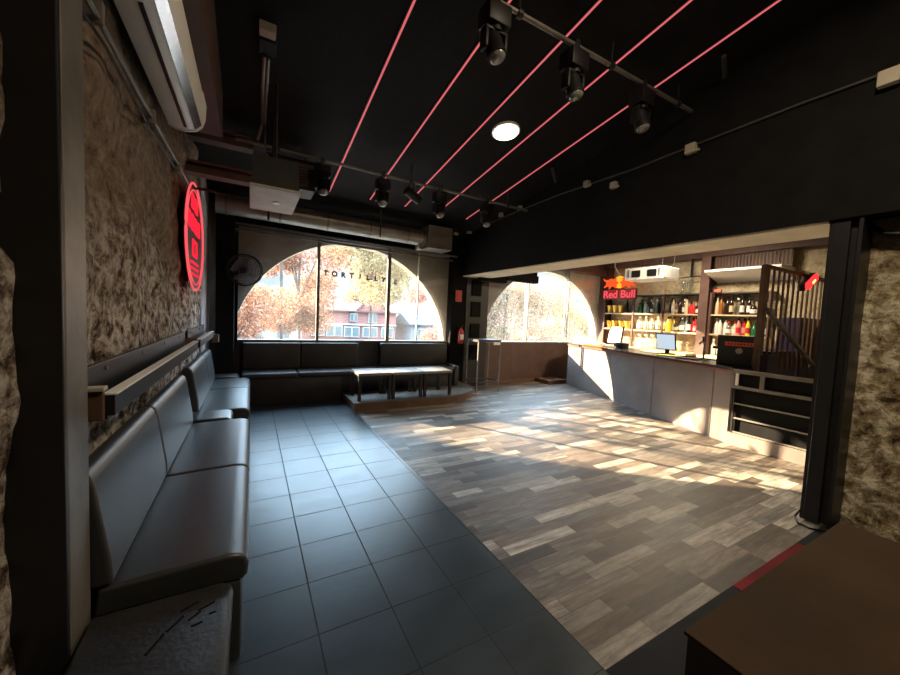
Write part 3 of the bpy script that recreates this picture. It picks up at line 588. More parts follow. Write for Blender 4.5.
for x, y, z, w in ((3.30, 5.86, 2.93, 'left one under the far strips'), (3.52, 5.75, 2.97, 'right one under the far strips'), (3.02, 5.98, 2.98, 'one above the duct box')):
    t = thing('emergency_spot', 'small pale spot fitting in the far ceiling corner, ' + w, 'light fitting', (x, y, z), 'small fittings in the far corner')
    B().box(x - .045, y - .03, z - .02, x + .045, y + .03, z + .02, .008).done('housing', MT['whitebox'], t)
    B().cyl((x, y, z), (x, y, zc(y) + .01), .01, n=8).done('stem', MT['blackmetal'], t)
# faint pipes on the dark ceiling at the right
for (p0, p1, w) in (((3.35, 3.52, zc(3.52) - .03), (3.62, 3.72, zc(3.72) - .04), 'short one before the pair of ivory boxes'), ((3.37, 1.64, zc(1.64) - .03), (3.62, 1.74, zc(1.74) - .04), 'short one right of the near stage lights')):
    t = thing('ceiling_pipe', 'dull grey pipe stub on the black ceiling, ' + w, 'pipe', p0)
    B().cyl(p0, p1, .018, n=10).done('pipe', MT['dullgrey'], t)
# round duct along the window wall
t = thing('ventilation_duct', 'long round galvanised duct hung above the left arched window', 'duct', (1.1, 5.8, 2.78))
b = B(); b.cyl((-.42, 5.8, 2.78), (2.62, 5.8, 2.745), .135, n=32); b.done('duct', MT['galv'], t)
for x in (-.3, .35, 1.0, 1.65, 2.3, 2.58): B().cyl((x - .015, 5.8, 2.775 - .01 * x), (x + .015, 5.8, 2.775 - .01 * x), .141, n=32).done('seam_band', MT['steel'], t)
B().box(2.64, 5.62, 2.56, 3.10, 6.0, 2.95, .008).done('end_box', MT['galv'], t, smooth=0)
B().box(2.50, 5.72, 2.53, 2.60, 5.88, 2.66, .02).done('outlet', MT['galv'], t)
for x in (.2, 1.8): B().box(x - .012, 5.66, 2.62, x + .012, 5.665, 3.06).done('strap', MT['blackmetal'], t, smooth=0)
for z, y, w in ((2.585, 6.12, 'upper'), (2.50, 6.14, 'lower')):
    t = thing('wall_rail', '%s thin grey rail across the wall just above the left arch' % w, 'rail', (1.5, y, z))
    B().cyl((-.4, y, z + .03), (3.5, y, z - .02), .016, n=10).done('bar', MT['steel'], t)
    for x in (-.2, 1.6, 3.3): B().box(x - .02, y, z - .01, x + .02, 6.3, z + .02).done('bracket', MT['blackmetal'], t, smooth=0)

# ------------------------------------------------------------------ left wall fittings
t = thing('air_conditioner', 'white split air conditioner high on the left rubble wall', 'air conditioner', (-.42, 2.4, 2.6))
prof = [(-.5, 2.90), (-.5, 2.615), (-.46, 2.60), (-.40, 2.60), (-.35, 2.615), (-.315, 2.65), (-.30, 2.70), (-.295, 2.80), (-.31, 2.88), (-.34, 2.90)]
B().prism(prof, 'Y', 1.72, 3.14).done('body', MT['white'], t, smooth=60)
B().box(-.408, 1.95, 2.594, -.392, 3.08, 2.606).done('air_slot', MT['blackplastic'], t, smooth=0)
B().prism([(-.352, 2.612), (-.317, 2.647), (-.312, 2.642), (-.35, 2.606)], 'Y', 1.75, 3.11).done('louvre', MT['chrome'], t)
B().prism([(-.505, 2.905), (-.505, 2.61), (-.46, 2.594), (-.40, 2.594), (-.345, 2.61), (-.31, 2.645), (-.293, 2.70), (-.288, 2.80), (-.305, 2.885), (-.335, 2.905)], 'Y', 3.14, 3.155).done('end_cap', MT['white'], t, smooth=60)
struct(B().box(-.6, 1.5, 2.92, -.24, 3.95, 4.1).done('trim_7', MT['brownwall'], smooth=0))
t = thing('wall_conduit', 'thin steel conduit with a loose cable along the left rubble wall', 'conduit', (-.5, 2.6, 2.6))
B().tube([(-.49, .9, 2.37), (-.485, 1.8, 2.40), (-.49, 2.6, 2.42), (-.485, 3.3, 2.44), (-.49, 4.2, 2.46)], .011).done('conduit', MT['steel'], t)
B().tube([(-.5, 1.2, 2.30), (-.49, 1.9, 2.36), (-.5, 2.7, 2.36), (-.5, 3.5, 2.41), (-.49, 4.15, 2.45)], .006).done('cable', MT['blackplastic'], t)
for y in (1.8, 2.6, 3.4): B().box(-.53, y - .012, 2.38, -.47, y + .012, 2.46, .003).done('clip', MT['steel'], t)

# cross beams, gantry and the hung cabinet
for z, w in ((3.02, 'upper'), (2.68, 'lower')):
    t = thing('steel_beam', '%s reddish brown steel beam from the left wall towards the hung cabinet' % w, 'beam', (-.25, 4.4, z))
    b = B(); b.box(-.6, 4.33, z, -.0, 4.47, z + .018); b.box(-.6, 4.33, z + .10, 0, 4.47, z + .118); b.box(-.6, 4.39, z, 0, 4.41, z + .11); b.done('beam', MT['rust'], t, smooth=0)
t = thing('hanging_cabinet', 'pale bottomed equipment cabinet hung from the ceiling near the left wall', 'cabinet', (.18, 3.85, 2.4))
b = B(); b.prism([(3.45, 2.42), (4.2, 2.42), (4.2, 2.72), (3.6, 2.72)], 'X', .0, .36); b.done('body', MT['dullgrey'], t, smooth=0)
b = B(); b.box(-.02, 3.42, 2.395, .37, 4.21, 2.42, .004); b.done('bottom_panel', MT['greylit'], t, smooth=0)
B().cyl((.20, 3.82, 2.385), (.20, 3.82, 2.397), .03, n=16).done('centre_boss', MT['white'], t)
for y in (3.62, 4.1): B().cyl((.18, y, 2.70), (.18, y, zc(y)), .012, n=8).done('hanger', MT['blackmetal'], t)
t = thing('ventilation_grille_box', 'grey slatted box hung under the ceiling behind the pale cabinet', 'vent', (.36, 4.5, 2.75))
B().box(.12, 4.40, 2.74, .62, 4.75, 3.06).done('housing', MT['dullgrey'], t, smooth=0)
for x in (.2, .54): B().cyl((x, 4.58, 3.05), (x, 4.58, zc(4.58) + .01), .01, n=8).done('hanger', MT['blackmetal'], t)
for k in range(7): B().box(.20, 4.385, 2.78 + k * .033, .54, 4.40, 2.798 + k * .033).done('slat', MT['rust'], t, smooth=0)
t = thing('cable_conduit', 'pair of pale conduits dropping from the ceiling box to the hung cabinet', 'conduit', (.08, 3.9, 3.0))
b = B(); b.tube([(.07, 3.30, zc(3.3) - .05), (.07, 3.7, zc(3.7) - .04), (.08, 4.15, zc(4.15) - .05), (.04, 4.22, 3.08)], .014); b.done('conduit', MT['steel'], t)
B().tube([(.10, 3.31, zc(3.31) - .05), (.10, 3.7, zc(3.7) - .04), (.10, 4.15, zc(4.15) - .06), (.11, 4.15, 2.95), (.16, 4.12, 2.85), (.22, 4.05, 2.735)], .012).done('cable', MT['steel'], t)
t = thing('ceiling_box', 'small ivory box on the black ceiling at the upper left', 'junction box', (.09, 3.1, zc(3.1)))
B().box(.03, 3.04, zc(3.1) - .05, .14, 3.13, zc(3.1) + .02, .006).done('cover', MT['whitebox'], t, smooth=0)
B().box(.03, 3.135, zc(3.2) - .05, .15, 3.3, zc(3.2) + .02, .006).done('back_box', MT['blackplastic'], t, smooth=0)

# oval neon sign on the rubble wall, hung from an arm
t = thing('neon_sign', 'oval red neon sign on the left rubble wall', 'neon sign', (-.46, 4.37, 1.55))
def yz_oval(cy, cz, ry, rz, x, n=48): return [(x, cy + ry * math.cos(2 * PI * k / n), cz + rz * math.sin(2 * PI * k / n)) for k in range(n + 1)]
cy, cz_ = 4.30, 2.04
B().tube(yz_oval(cy, cz_, .62, .50, -.475), .008).done('outer_tube', MT['neonpink'], t)
B().tube(yz_oval(cy, cz_, .55, .44, -.475), .005).done('inner_tube', MT['neonpink'], t)
b = B(); b.prism([(cy + .6 * math.cos(2 * PI * k / 40), cz_ + .48 * math.sin(2 * PI * k / 40)) for k in range(40)], 'X', -.495, -.485); b.done('backing_plate', mat('dark_maroon_plate', (.05, .012, .012), .5, var=.1), t, smooth=0)
def blk(y0, z0, y1, z1, skew=0): B().prism([(y0, z0), (y1, z0), (y1 + skew, z1), (y0 + skew, z1)], 'X', -.485, -.475).done('letter_block', MT['neon'], t, smooth=0)
for y, w in ((-.24, .14), (-.02, .20)): blk(cy + y, 2.29, cy + y + w, 2.43, .03)
for y, w in ((-.44, .10), (-.26, .16), (-.03, .10), (.14, .20)): blk(cy + y, 2.09, cy + y + w, 2.24, .03)
blk(cy - .16, 1.86, cy + .16, 1.89); blk(cy - .16, 1.99, cy + .16, 2.02); blk(cy - .16, 1.89, cy - .08, 1.99); blk(cy + .08, 1.89, cy + .16, 1.99)
for z in (1.68, 1.735, 1.79): blk(cy - .28, z, cy + .24, z + .022)
B().tube([(-.5, 4.32, 2.53), (-.1, 4.34, 2.53), (.1, 4.34, 2.53)], .014).done('hanging_arm', MT['blackmetal'], t)

# wall ledges above the benches
def ledge(label, y0, y1, cap):
    t = thing('wall_ledge', label, 'shelf', (-.5, (y0 + y1) / 2, 1.0), 'drink ledges on the left wall')
    B().box(-.515, y0, 1.0, -.495, y1, 1.165, .003).done('back_plate', MT['blackmetal'], t, smooth=0)
    B().box(-.515, y0, 1.0, -.42, y1, 1.02).done('bottom_plate', MT['blackmetal'], t, smooth=0)
    B().box(-.425, y0, 1.012, -.40, y1, 1.082, .002).done('front_lip', MT['blackmetal'], t, smooth=0)
    B().box(-.432, y0, 1.082, -.394, y1, 1.09, .002).done('lip_strip', MT['satin'], t, smooth=0)
    B().box(-.515, y0 - .02, 1.0, -.425, y0, 1.10, .003).done('end_block', MT['brownwood'], t, smooth=0)
    if cap: B().box(-.52, y0 - .03, 1.10, -.42, y0 + .01, 1.115, .003).done('end_cap', MT['greylit'], t, smooth=0)
    for k in range(4):
        y = y0 + (y1 - y0) * (k + .5) / 4; B().cyl((-.496, y, 1.14), (-.490, y, 1.14), .010, n=10).done('screw', MT['steel'], t)
ledge('long black metal drink ledge with a pale lip over the nearer benches', 1.60, 3.80, True)
ledge('short black metal drink ledge with a pale lip over the farther benches', 3.98, 5.30, False)
t = thing('wall_socket', 'small wooden box low on the pale wall end past the farther ledge', 'box', (-.38, 5.6, .95)); B().box(-.43, 5.5, .93, -.36, 5.62, 1.03, .004).done('cover', MT['brownwood'], t, smooth=0)

# ------------------------------------------------------------------ benches along the left wall
def bench_unit(label, y0, y1, group='black leather bench seats along the left wall'):
    t = thing('bench_seat', label, 'bench', (-.25, (y0 + y1) / 2, 0), group)
    g = .006
    B().box(-.46, y0 + g, 0, -.02, y1 - g, .33, .012).done('base', MT['leather'], t)
    sp = [(-.46, .33), (-.015, .33), (-.0, .345), (.005, .39), (-.005, .420), (-.03, .436), (-.07, .442), (-.25, .438), (-.44, .430)]
    o = B().prism(sp, 'Y', y0 + g, y1 - g).done('seat_cushion', MT['leather'], t, smooth=60)
    md = o.modifiers.new('bevel', 'BEVEL'); md.width = .014; md.segments = 3; md.limit_method = 'ANGLE'; md.angle_limit = .9
    bp = [(-.40, .435), (-.405, .52), (-.425, .66), (-.443, .78), (-.455, .82), (-.475, .838), (-.50, .84), (-.52, .825), (-.522, .43)]
    o = B().prism(bp, 'Y', y0 + g, y1 - g).done('backrest', MT['leather'], t, smooth=60)
    md = o.modifiers.new('bevel', 'BEVEL'); md.width = .014; md.segments = 3; md.limit_method = 'ANGLE'; md.angle_limit = .9
    return t
bench_unit('black leather bench seat with backrest, nearest the left foreground column', 1.55, 2.475)
bench_unit('black leather bench seat with backrest, second from the left foreground column', 2.475, 3.54)
bench_unit('black leather bench seat with backrest, third from the left foreground column', 3.88, 4.92)
bench_unit('black leather bench seat with backrest, farthest along the left wall', 4.92, 5.60)
def stool(label, y0, y1, x1, worn=False, dz=0.0):
    t = thing('corner_stool', label, 'stool', (-.25, (y0 + y1) / 2, 0), 'low backless seats between the benches')
    m = MT['leather_worn'] if worn else MT['leather']
    B().box(-.44, y0, 0, x1 - .015, y1, .30 + dz, .012).done('base', m, t)
    o = B().prism([(-.44, .30 + dz), (x1 - .012, .30 + dz), (x1, .33 + dz), (x1 - .006, .362 + dz), (x1 - .04, .378 + dz), (-.44, .376 + dz)], 'Y', y0, y1).done('seat_cushion', m, t, smooth=60)
    md = o.modifiers.new('bevel', 'BEVEL'); md.width = .012; md.segments = 3; md.limit_method = 'ANGLE'; md.angle_limit = .9
    if worn:
        for k, (x, y, l, a) in enumerate(((-.12, 1.40, .05, .4), (-.15, 1.37, .04, .7), (-.17, 1.42, .05, .5), (-.2, 1.36, .06, .9), (-.14, 1.33, .03, .2), (-.24, 1.30, .07, 1.1), (-.10, 1.36, .02, .1))):
            B().box(x - l / 2, y - .003, .3775, x + l / 2, y + .003, .3795, rot=Matrix.Rotation(a, 4, 'Z')).done('scuff', MT['black'], t, smooth=0)
stool('low scuffed black leather stool at the bottom left of the picture', 1.0, 1.51, -.045, True)
stool('low black leather stool in the gap between the two pairs of benches', 3.56, 3.86, -.13, dz=.07)
stool('low black leather stool past the farthest bench by the window wall', 5.62, 5.93, -.13, dz=.075)

# banquette under the left window
t = thing('window_banquette', 'long black banquette along the wall under the left arched window', 'bench', (1.6, 5.9, 0))
B().box(-.1, 5.72, 0, 1.27, 6.2, .40, .01).done('base', MT['darkwood'], t)
B().box(1.275, 5.72, .122, 3.30, 6.2, .40, .01).done('base', MT['darkwood'], t)
for x0, x1 in ((-.1, .62), (.63, 1.90), (1.91, 3.30)):
    B().box(x0, 5.68, .40, x1, 6.2, .47, .02, 3).done('seat_cushion', MT['leather'], t)
for x0, x1 in ((-.1, .70), (.71, 1.62), (2.02, 3.36)):
    B().box(x0, 6.10, .47, x1, 6.23, .875, .02, 3).done('back_cushion', MT['darkwood'], t)
B().box(3.30, 5.68, .122, 3.40, 6.2, .50, .03, 3).done('end_arm', MT['leather'], t)

# raised platform with the rounded end
t = thing('seating_platform', 'low dark platform with a rounded end under the three low tables', 'platform', (2.4, 5.5, 0))
pts = [(1.30, 6.2), (1.29, 4.97), (2.55, 4.95)] + [(2.55 + 1.09 * math.sin(a), 5.72 - .77 * math.cos(a)) for a in [k * PI / 2 / 12 for k in range(1, 13)]] + [(3.64, 6.2)]
B().prism(pts, 'Z', .0, .10).done('edge_band', MT['brownwood'], t, smooth=30)
c0 = Vector((2.4, 5.7)); B().prism([tuple(c0 + (Vector(p) - c0) * 1.006) for p in pts], 'Z', .10, .12).done('deck', mat('platform_deck', (.10, .095, .085), .5, var=.2), t, smooth=30)
def low_table(label, x0, x1, y0, y1):
    t = thing('low_table', label, 'table', ((x0 + x1) / 2, (y0 + y1) / 2, .12), 'low tables on the platform')
    B().box(x0, y0, .485, x1, y1, .525, .004).done('tabletop', MT['tabletop'], t, smooth=0)
    B().box(x0 + .02, y0 + .02, .44, x1 - .02, y1 - .02, .485).done('apron', MT['blackmetal'], t, smooth=0)
    for x in (x0 + .025, x1 - .025):
        for y in (y0 + .025, y1 - .025): B().box(x - .022, y - .022, .12, x + .022, y + .022, .485).done('leg', MT['blackmetal'], t, smooth=0)
low_table('low black table with a grey top, leftmost on the platform', 1.36, 1.86, 5.06, 5.52)
low_table('low black table with a grey top, middle one on the platform', 1.87, 2.37, 5.05, 5.51)
low_table('low black table with a grey top, rightmost on the platform', 2.39, 2.89, 5.04, 5.50)
t = thing('high_table', 'tall thin framed bar table beside the rounded platform end', 'table', (3.95, 5.75, 0))
hx0, hx1, hy0, hy1 = 3.70, 4.20, 5.52, 5.90
b = B()
for x in (hx0, hx1):
    for y in (hy0, hy1): B().box(x - .010, y - .010, 0, x + .010, y + .010, .98).done('leg', MT['grey'], t, smooth=0)
b.box(hx0, hy0 - .014, .955, hx1, hy0 + .014, .98); b.box(hx0, hy1 - .014, .955, hx1, hy1 + .014, .98); b.box(hx0 - .014, hy0, .955, hx0 + .014, hy1, .98); b.box(hx1 - .014, hy0, .955, hx1 + .014, hy1, .98)
b.done('top_frame', MT['dullgrey'], t, smooth=0)
B().box(hx0 - .014, hy0 - .014, .98, hx1 + .014, hy1 + .014, .995).done('tabletop', MT['darkwood'], t, smooth=0)
b = B(); b.box(hx0, hy0 - .012, .18, hx1, hy0 + .012, .20); b.box(hx0, hy1 - .012, .18, hx1, hy1 + .012, .20); b.box(hx0 - .012, hy0, .18, hx0 + .012, hy1, .20); b.box(hx1 - .012, hy0, .18, hx1 + .012, hy1, .20)
b.done('foot_rail', MT['dullgrey'], t, smooth=0)
t = thing('table_card', 'small white card hanging at the corner of the tall bar table', 'card', (4.1, 5.5, .9)); B().box(4.03, 5.498, .90, 4.18, 5.503, .955).done('card', MT['paper'], t, smooth=0)
t = thing('fire_extinguisher', 'small red fire extinguisher on the dark pier between the arches', 'fire extinguisher', (3.62, 6.05, .9))
B().lathe([(.05, 0), (.055, .02), (.055, .24), (.03, .29), (.015, .30), (.015, .33)], (3.62, 6.05, .88), 18).done('cylinder', MT['red'], t)
B().box(3.60, 5.99, 1.20, 3.64, 6.07, 1.235, .004).done('valve', MT['blackplastic'], t); B().box(3.585, 5.992, .96, 3.655, 5.998, 1.06).done('label_plate', MT['paper'], t, smooth=0)
t = thing('safety_sign', 'small red safety sign high on the dark pier between the arches', 'sign', (3.57, 6.11, 1.8)); B().box(3.50, 6.108, 1.70, 3.64, 6.116, 1.92).done('plate', MT['red'], t, smooth=0)

# wall fan
t = thing('wall_fan', 'round black caged fan on the post left of the left arch', 'fan', (-.09, 5.9, 1.92))
fc = Vector((-.08, 5.86, 1.92)); FR = .215
frot = Matrix.Translation(fc) @ Matrix.Rotation(-.25, 4, 'Z') @ Matrix.Rotation(.12, 4, 'X')
def fdone(b, name, m, p=t):
    o = b.done(name, m, p)
    for v in o.data.vertices: v.co = frot @ v.co
    return o
b = B(); b.tube([(FR * math.cos(2 * PI * k / 48), -.03, FR * math.sin(2 * PI * k / 48)) for k in range(49)], .010); b.tube([(FR * math.cos(2 * PI * k / 48), .06, FR * math.sin(2 * PI * k / 48)) for k in range(49)], .008)
for r in (.07, .11, .15, .185): b.tube([(r * math.cos(2 * PI * k / 36), -.05 - .03 * (1 - r / FR), r * math.sin(2 * PI * k / 36)) for k in range(37)], .0022, 5)
for k in range(36):
    a = 2 * PI * k / 36; b.tube([(.04 * math.cos(a), -.078, .04 * math.sin(a)), (FR * .97 * math.cos(a), -.035, FR * .97 * math.sin(a))], .002, 5)
    b.tube([(.05 * math.cos(a), .07, .05 * math.sin(a)), (FR * .97 * math.cos(a), .06, FR * .97 * math.sin(a))], .002, 5)
fdone(b, 'cage', MT['blackmetal'])
fb = mat('dull_metal_blade', (.30, .30, .30), .4, metal=.3, var=.1)
for k in range(3):
    b = B(); a0 = 2 * PI * k / 3 + .4; vs = []
    for i in range(6):
        rr = .045 + .155 * i / 5; w0 = .52 + .30 * math.sin(i / 5 * PI * .8)
        for sgn in (-1, 1): vs.append(b.bm.verts.new((rr * math.cos(a0 + sgn * w0), sgn * .022, rr * math.sin(a0 + sgn * w0))))
    for i in range(5): b.bm.faces.new((vs[2 * i], vs[2 * i + 1], vs[2 * i + 3], vs[2 * i + 2]))
    bmesh.ops.solidify(b.bm, geom=b.bm.faces[:], thickness=.004)
    fdone(b, 'blade', fb)
b = B(); b.cyl((0, -.08, 0), (0, -.03, 0), .045, n=20); fdone(b, 'hub', MT['blackplastic'])
b = B(); b.cyl((0, .0, 0), (0, .13, 0), .05, n=20); b.cyl((0, .12, 0), (-.10, .17, -.05), .02); fdone(b, 'motor', MT['blackplastic'])

# writing on the left window: letters made of strokes so that they read from inside
t = thing('window_lettering', 'dark letters in an arc on the middle pane of the left arch', 'lettering', (1.55, 6.2, 2.0))
def letter(ch, x, z, size, rot=0, font_m=MT['letter']):
    cu = bpy.data.curves.new('letter', 'FONT'); cu.body = ch; cu.size = size; cu.extrude = .002; cu.align_x = 'CENTER'; cu.offset = .006
    tmp = bpy.data.objects.new('tmp', cu); C.objects.link(tmp)
    dg = bpy.context.evaluated_depsgraph_get(); me = bpy.data.meshes.new_from_object(tmp.evaluated_get(dg)); bpy.data.objects.remove(tmp)
    me.materials.clear(); me.materials.append(font_m)
    o = bpy.data.objects.new('letter', me); C.objects.link(o)
    q = Matrix.Translation((x, 6.222, z)) @ Matrix.Rotation(rot, 4, 'Y') @ Matrix.Rotation(PI / 2, 4, 'X')
    for v in me.vertices: v.co = q @ v.co
    o.parent = t; o.matrix_parent_inverse = world_of(t).inverted()
    # serifs
    return o
for k, ch in enumerate('TORTILLY'):
    x = 1.075 + k * .142; letter(ch, x, 1.985 - .0008 * k - .05 * (k / 7) ** 2 * .3, .115)
letter('E', 2.29, 1.945, .11)

# ------------------------------------------------------------------ bar counter
P = [Vector((6.24, 5.70)), Vector((5.84, 4.31)), Vector((5.50, 3.29)), Vector((5.215, 2.33)), Vector((5.14, 2.10))]
t = thing('bar_counter', 'long grey fronted bar counter with a dark top, at the right', 'bar counter', (5.9, 3.9, 0))
def nrm(a, b): d = (b - a).normalized(); return Vector((-d.y, d.x)) * 1.0   # towards +X side
for i in range(4):
    a, c = P[i], P[i + 1]; n = nrm(a, c); n = n if n.x > 0 else -n; d = (c - a).normalized() * .006
    B().prism([tuple(a + d), tuple(c - d), tuple(c - d + n * .03), tuple(a + d + n * .03)], 'Z', .0, .885).done('front_panel', MT['bar'], t, smooth=0)
off = [p + Vector((.45, .12)) for p in P]
B().prism([tuple(p + Vector((.032, .008))) for p in P] + [tuple(p) for p in off[::-1]], 'Z', 0, .885).done('carcass', MT['blackplastic'], t, smooth=0)
ov = [p + Vector((-.045, -.012)) for p in P]
B().prism([tuple(p) for p in ov] + [tuple(p + Vector((.1, .03))) for p in off[::-1]], 'Z', .905, .938).done('countertop', MT['bartop'], t, smooth=0)
B().prism([tuple(p) for p in ov] + [tuple(p + Vector((.05, .014))) for p in ov[::-1]], 'Z', .885, .905).done('edge_strip', MT['redwood'], t, smooth=0)
t = thing('low_step', 'low dark step box on the floor at the far end of the bar', 'step', (6.0, 5.95, 0)); B().box(5.75, 5.75, 0, 6.3, 6.18, .09, .006).done('step', MT['brownwood'], t, smooth=0)

# hatch gate at the near end of the bar
t = thing('bar_gate', 'low black railed gate closing the near end of the bar', 'gate', (5.12, 1.6, 0))
GX = 5.13
B().box(GX - .02, .88, 0, GX + .05, 2.09, .15).done('plinth', MT['bar'], t, smooth=0)
B().box(GX + .03, .88, .15, GX + .05, 2.06, .92).done('back_panel', MT['black'], t, smooth=0)
for z, r in ((.90, .022), (.71, .018), (.51, .008), (.335, .008), (.165, .008)):
    B().box(GX - r, .88, z - r, GX + r, 2.10 if z > .6 else 2.06, z + r).done('rail', MT['steel'] if z > .6 else MT['galv'], t, smooth=0)
for y in (2.09, 1.80): B().box(GX - .015, y - .02, .70, GX + .015, y + .02, .90).done('upright', MT['steel'], t, smooth=0)
B().box(GX - .01, 2.03, .73, GX + .01, 2.06, .89).done('white_post', MT['paper'], t, smooth=0)
B().box(GX - .012, 2.05, .15, GX + .012, 2.07, .70).done('upright', MT['blackmetal'], t, smooth=0)

# slatted screen across the end of the bar
t = thing('slatted_screen', 'tall dark slatted screen with a diagonal brace at the near end of the bar', 'screen', (6.4, 2.0, 0))
SY = 1.98
B().box(5.38, SY - .025, .94, 5.44, SY + .025, 2.19).done('post', MT['brownwood'], t, smooth=0)
B().box(5.40, SY - .02, 2.16, 8.05, SY + .02, 2.20).done('top_rail', MT['brownwood'], t, smooth=0)
B().box(5.40, SY - .02, .0, 5.46, SY + .02, .94).done('post', MT['brownwood'], t, smooth=0)
k = 0; x = 5.53
while x < 8.0:
    z0 = 1.10 if x < 6.1 else .9
    B().box(x - .016, SY - .008, z0, x + .016, SY + .008, 2.17).done('slat', MT['brownwood'], t, smooth=0); x += .15 if x < 6.0 else .165
a, c = Vector((5.44, SY - .04, 1.66)), Vector((7.3, SY - .04, .86)); B().cyl(a, c, .03, n=8).done('diagonal_brace', MT['steel'], t)
t = thing('red_spot_lamp', 'glowing red lamp at the top right of the slatted screen', 'lamp', (6.5, 1.9, 2.08))
q = Matrix.Translation((6.50, 1.88, 2.08)) @ Matrix.Rotation(-.5, 4, 'Y')
for nm, m, s in (('housing', MT['blackplastic'], (.40, .06, .10)), ('red_diffuser', MT['redlamp'], (.34, .05, .085)), ('bulb', MT['redhot'], (.10, .02, .03))):
    b = B(); b.box(-s[0] / 2, -s[1] / 2, -s[2] / 2, s[0] / 2, s[1] / 2, s[2] / 2, .012); o = b.done(nm, m, t)
    dy = {'housing': .03, 'red_diffuser': -.01, 'bulb': -.035}[nm]
    for v in o.data.vertices: v.co = q @ (v.co + Vector((0, dy, 0)))
t = thing('dark_cabinet', 'dark purple cabinet standing behind the gate and slatted screen', 'cabinet', (6.6, 2.3, 0))
B().box(5.97, 2.06, 0, 6.9, 2.5, 1.10, .008).done('body', MT['purple'], t, smooth=0); B().box(5.95, 2.04, 1.10, 6.92, 2.52, 1.13).done('top', MT['blackplastic'], t, smooth=0)
t = thing('tall_cabinet', 'tall dark cabinet seen through the slats of the screen', 'cabinet', (7.4, 2.4, 0)); B().box(7.1, 2.1, 0, 7.9, 2.38, 1.62, .01).done('body', MT['purple'], t, smooth=0); B().box(7.13, 2.085, .1, 7.48, 2.1, 1.55).done('door', MT['purple'], t, smooth=0); B().box(7.50, 2.085, .1, 7.87, 2.1, 1.55).done('door', MT['purple'], t, smooth=0)

# drink machine on the near end of the counter
t = thing('drinks_machine', 'dark box machine with an orange label band on the near counter end', 'machine', (5.55, 2.25, .938))
mr = Matrix.Rotation(.22, 4, 'Z'); pv = (5.5, 2.25, 1.1)
def mdone(nm, m, *bx):
    B().box(*bx, rot=mr, pivot=pv).done(nm, m, t, smooth=0)
mdone('body', mat('dark_green_grey', (.028, .032, .028), .5, var=.1), 5.42, 2.06, .938, 5.75, 2.42, 1.32)
mdone('drip_tray', MT['blackplastic'], 5.36, 2.04, .938, 5.44, 2.40, .965)
mdone('label_band', MT['redlabel'], 5.414, 2.05, 1.19, 5.42, 2.34, 1.24)
mdone('tap', MT['blackplastic'], 5.38, 2.40, 1.14, 5.44, 2.46, 1.17)
for k in range(8): mdone('label_stroke', MT['ink'], 5.411, 2.07 + k * .032, 1.205, 5.4145, 2.085 + k * .032, 1.225)
B().cyl((5.395, 2.16, 1.13), (5.42, 2.165, 1.13), .036, n=20).done('seal', MT['beigeseal'], t)

# ------------------------------------------------------------------ back bar: shelves, counter, bottles
t = thing('back_shelf', 'tall wall shelving of pale boards and dark posts behind the bar', 'shelf', (8.0, 4.4, .9))
for z in (2.10, 1.68, 1.30):
    for y0, y1 in ((5.30, 6.08), (4.60, 5.29), (3.80, 4.59), (2.75, 3.70)):
        B().box(7.86, y0, z - .03, 8.1, y1, z - .005).done('shelf_board', MT['shelfwood'] if z < 2 else MT['darkwood'], t, smooth=0)
for y in (6.08, 5.295, 4.595, 3.79, 3.68, 2.76): B().box(7.85, y - .018, .90, 7.885, y + .018, 2.10).done('upright', MT['rust'], t, smooth=0)
for y in (5.05, 4.3, 3.2): B().box(8.07, y - .05, 1.65, 8.1, y + .05, 2.10).done('back_post', MT['rust'], t, smooth=0)
t = thing('steel_column', 'reddish brown steel column standing in the middle of the bottle shelves', 'column', (7.9, 3.74, 0))
b = B(); b.box(7.78, 3.70, 0, 7.80, 3.86, 2.8); b.box(7.80, 3.77, 0, 8.06, 3.79, 2.8); b.box(8.06, 3.70, 0, 8.08, 3.86, 2.8); b.done('shaft', MT['rust'], t, smooth=0)
t = thing('steel_beam', 'reddish brown steel beam along the top of the bar wall', 'beam', (7.95, 4.4, 2.8)); B().box(7.82, .9, 2.80, 8.09, 6.1, 3.02).done('beam', MT['rust'], t, smooth=0)
t = thing('back_counter', 'pale work counter below the bottle shelves behind the bar', 'counter', (7.8, 4.3, 0))
B().box(7.5, 3.88, .84, 8.085, 6.04, .88).done('worktop', MT['shelfwood'], t, smooth=0); B().box(7.55, 3.88, 0, 8.085, 6.04, .84).done('body', MT['darkwood'], t, smooth=0)
t['label'] = 'pale work counter below the bottle shelves, left of the reddish brown column'
t = thing('back_counter', 'pale work counter below the bottle shelves, right of the reddish brown column', 'counter', (7.8, 3.2, 0))
B().box(7.5, 2.76, .84, 8.085, 3.68, .88).done('worktop', MT['shelfwood'], t, smooth=0); B().box(7.55, 2.76, 0, 8.085, 3.68, .84).done('body', MT['darkwood'], t, smooth=0)
# perforated panel and pale soffit
t = thing('perforated_panel', 'brown perforated metal panel high on the bar wall', 'panel', (7.9, 3.3, 2.55))
b = B()
for k in range(22): b.box(7.90, 2.55 + k * .052, 2.52, 7.91, 2.575 + k * .052, 2.80)
for k in range(7): b.box(7.905, 2.55, 2.52 + k * .045, 7.915, 3.69, 2.54 + k * .045)
b.done('mesh', MT['rust'], t, smooth=0); B().box(7.96, 2.55, 2.5, 7.98, 3.69, 2.8).done('backing', mat('tan_backing', (.32, .25, .15), .8, var=.2), t, smooth=0)
t = thing('wall_hood', 'pale slanted hood under the perforated panel on the bar wall', 'hood', (7.9, 3.3, 2.3))
B().prism([(7.55, 2.46), (8.1, 2.30), (8.1, 2.50), (7.55, 2.50)], 'Y', 2.55, 3.69).done('hood', MT['white'], t, smooth=0)
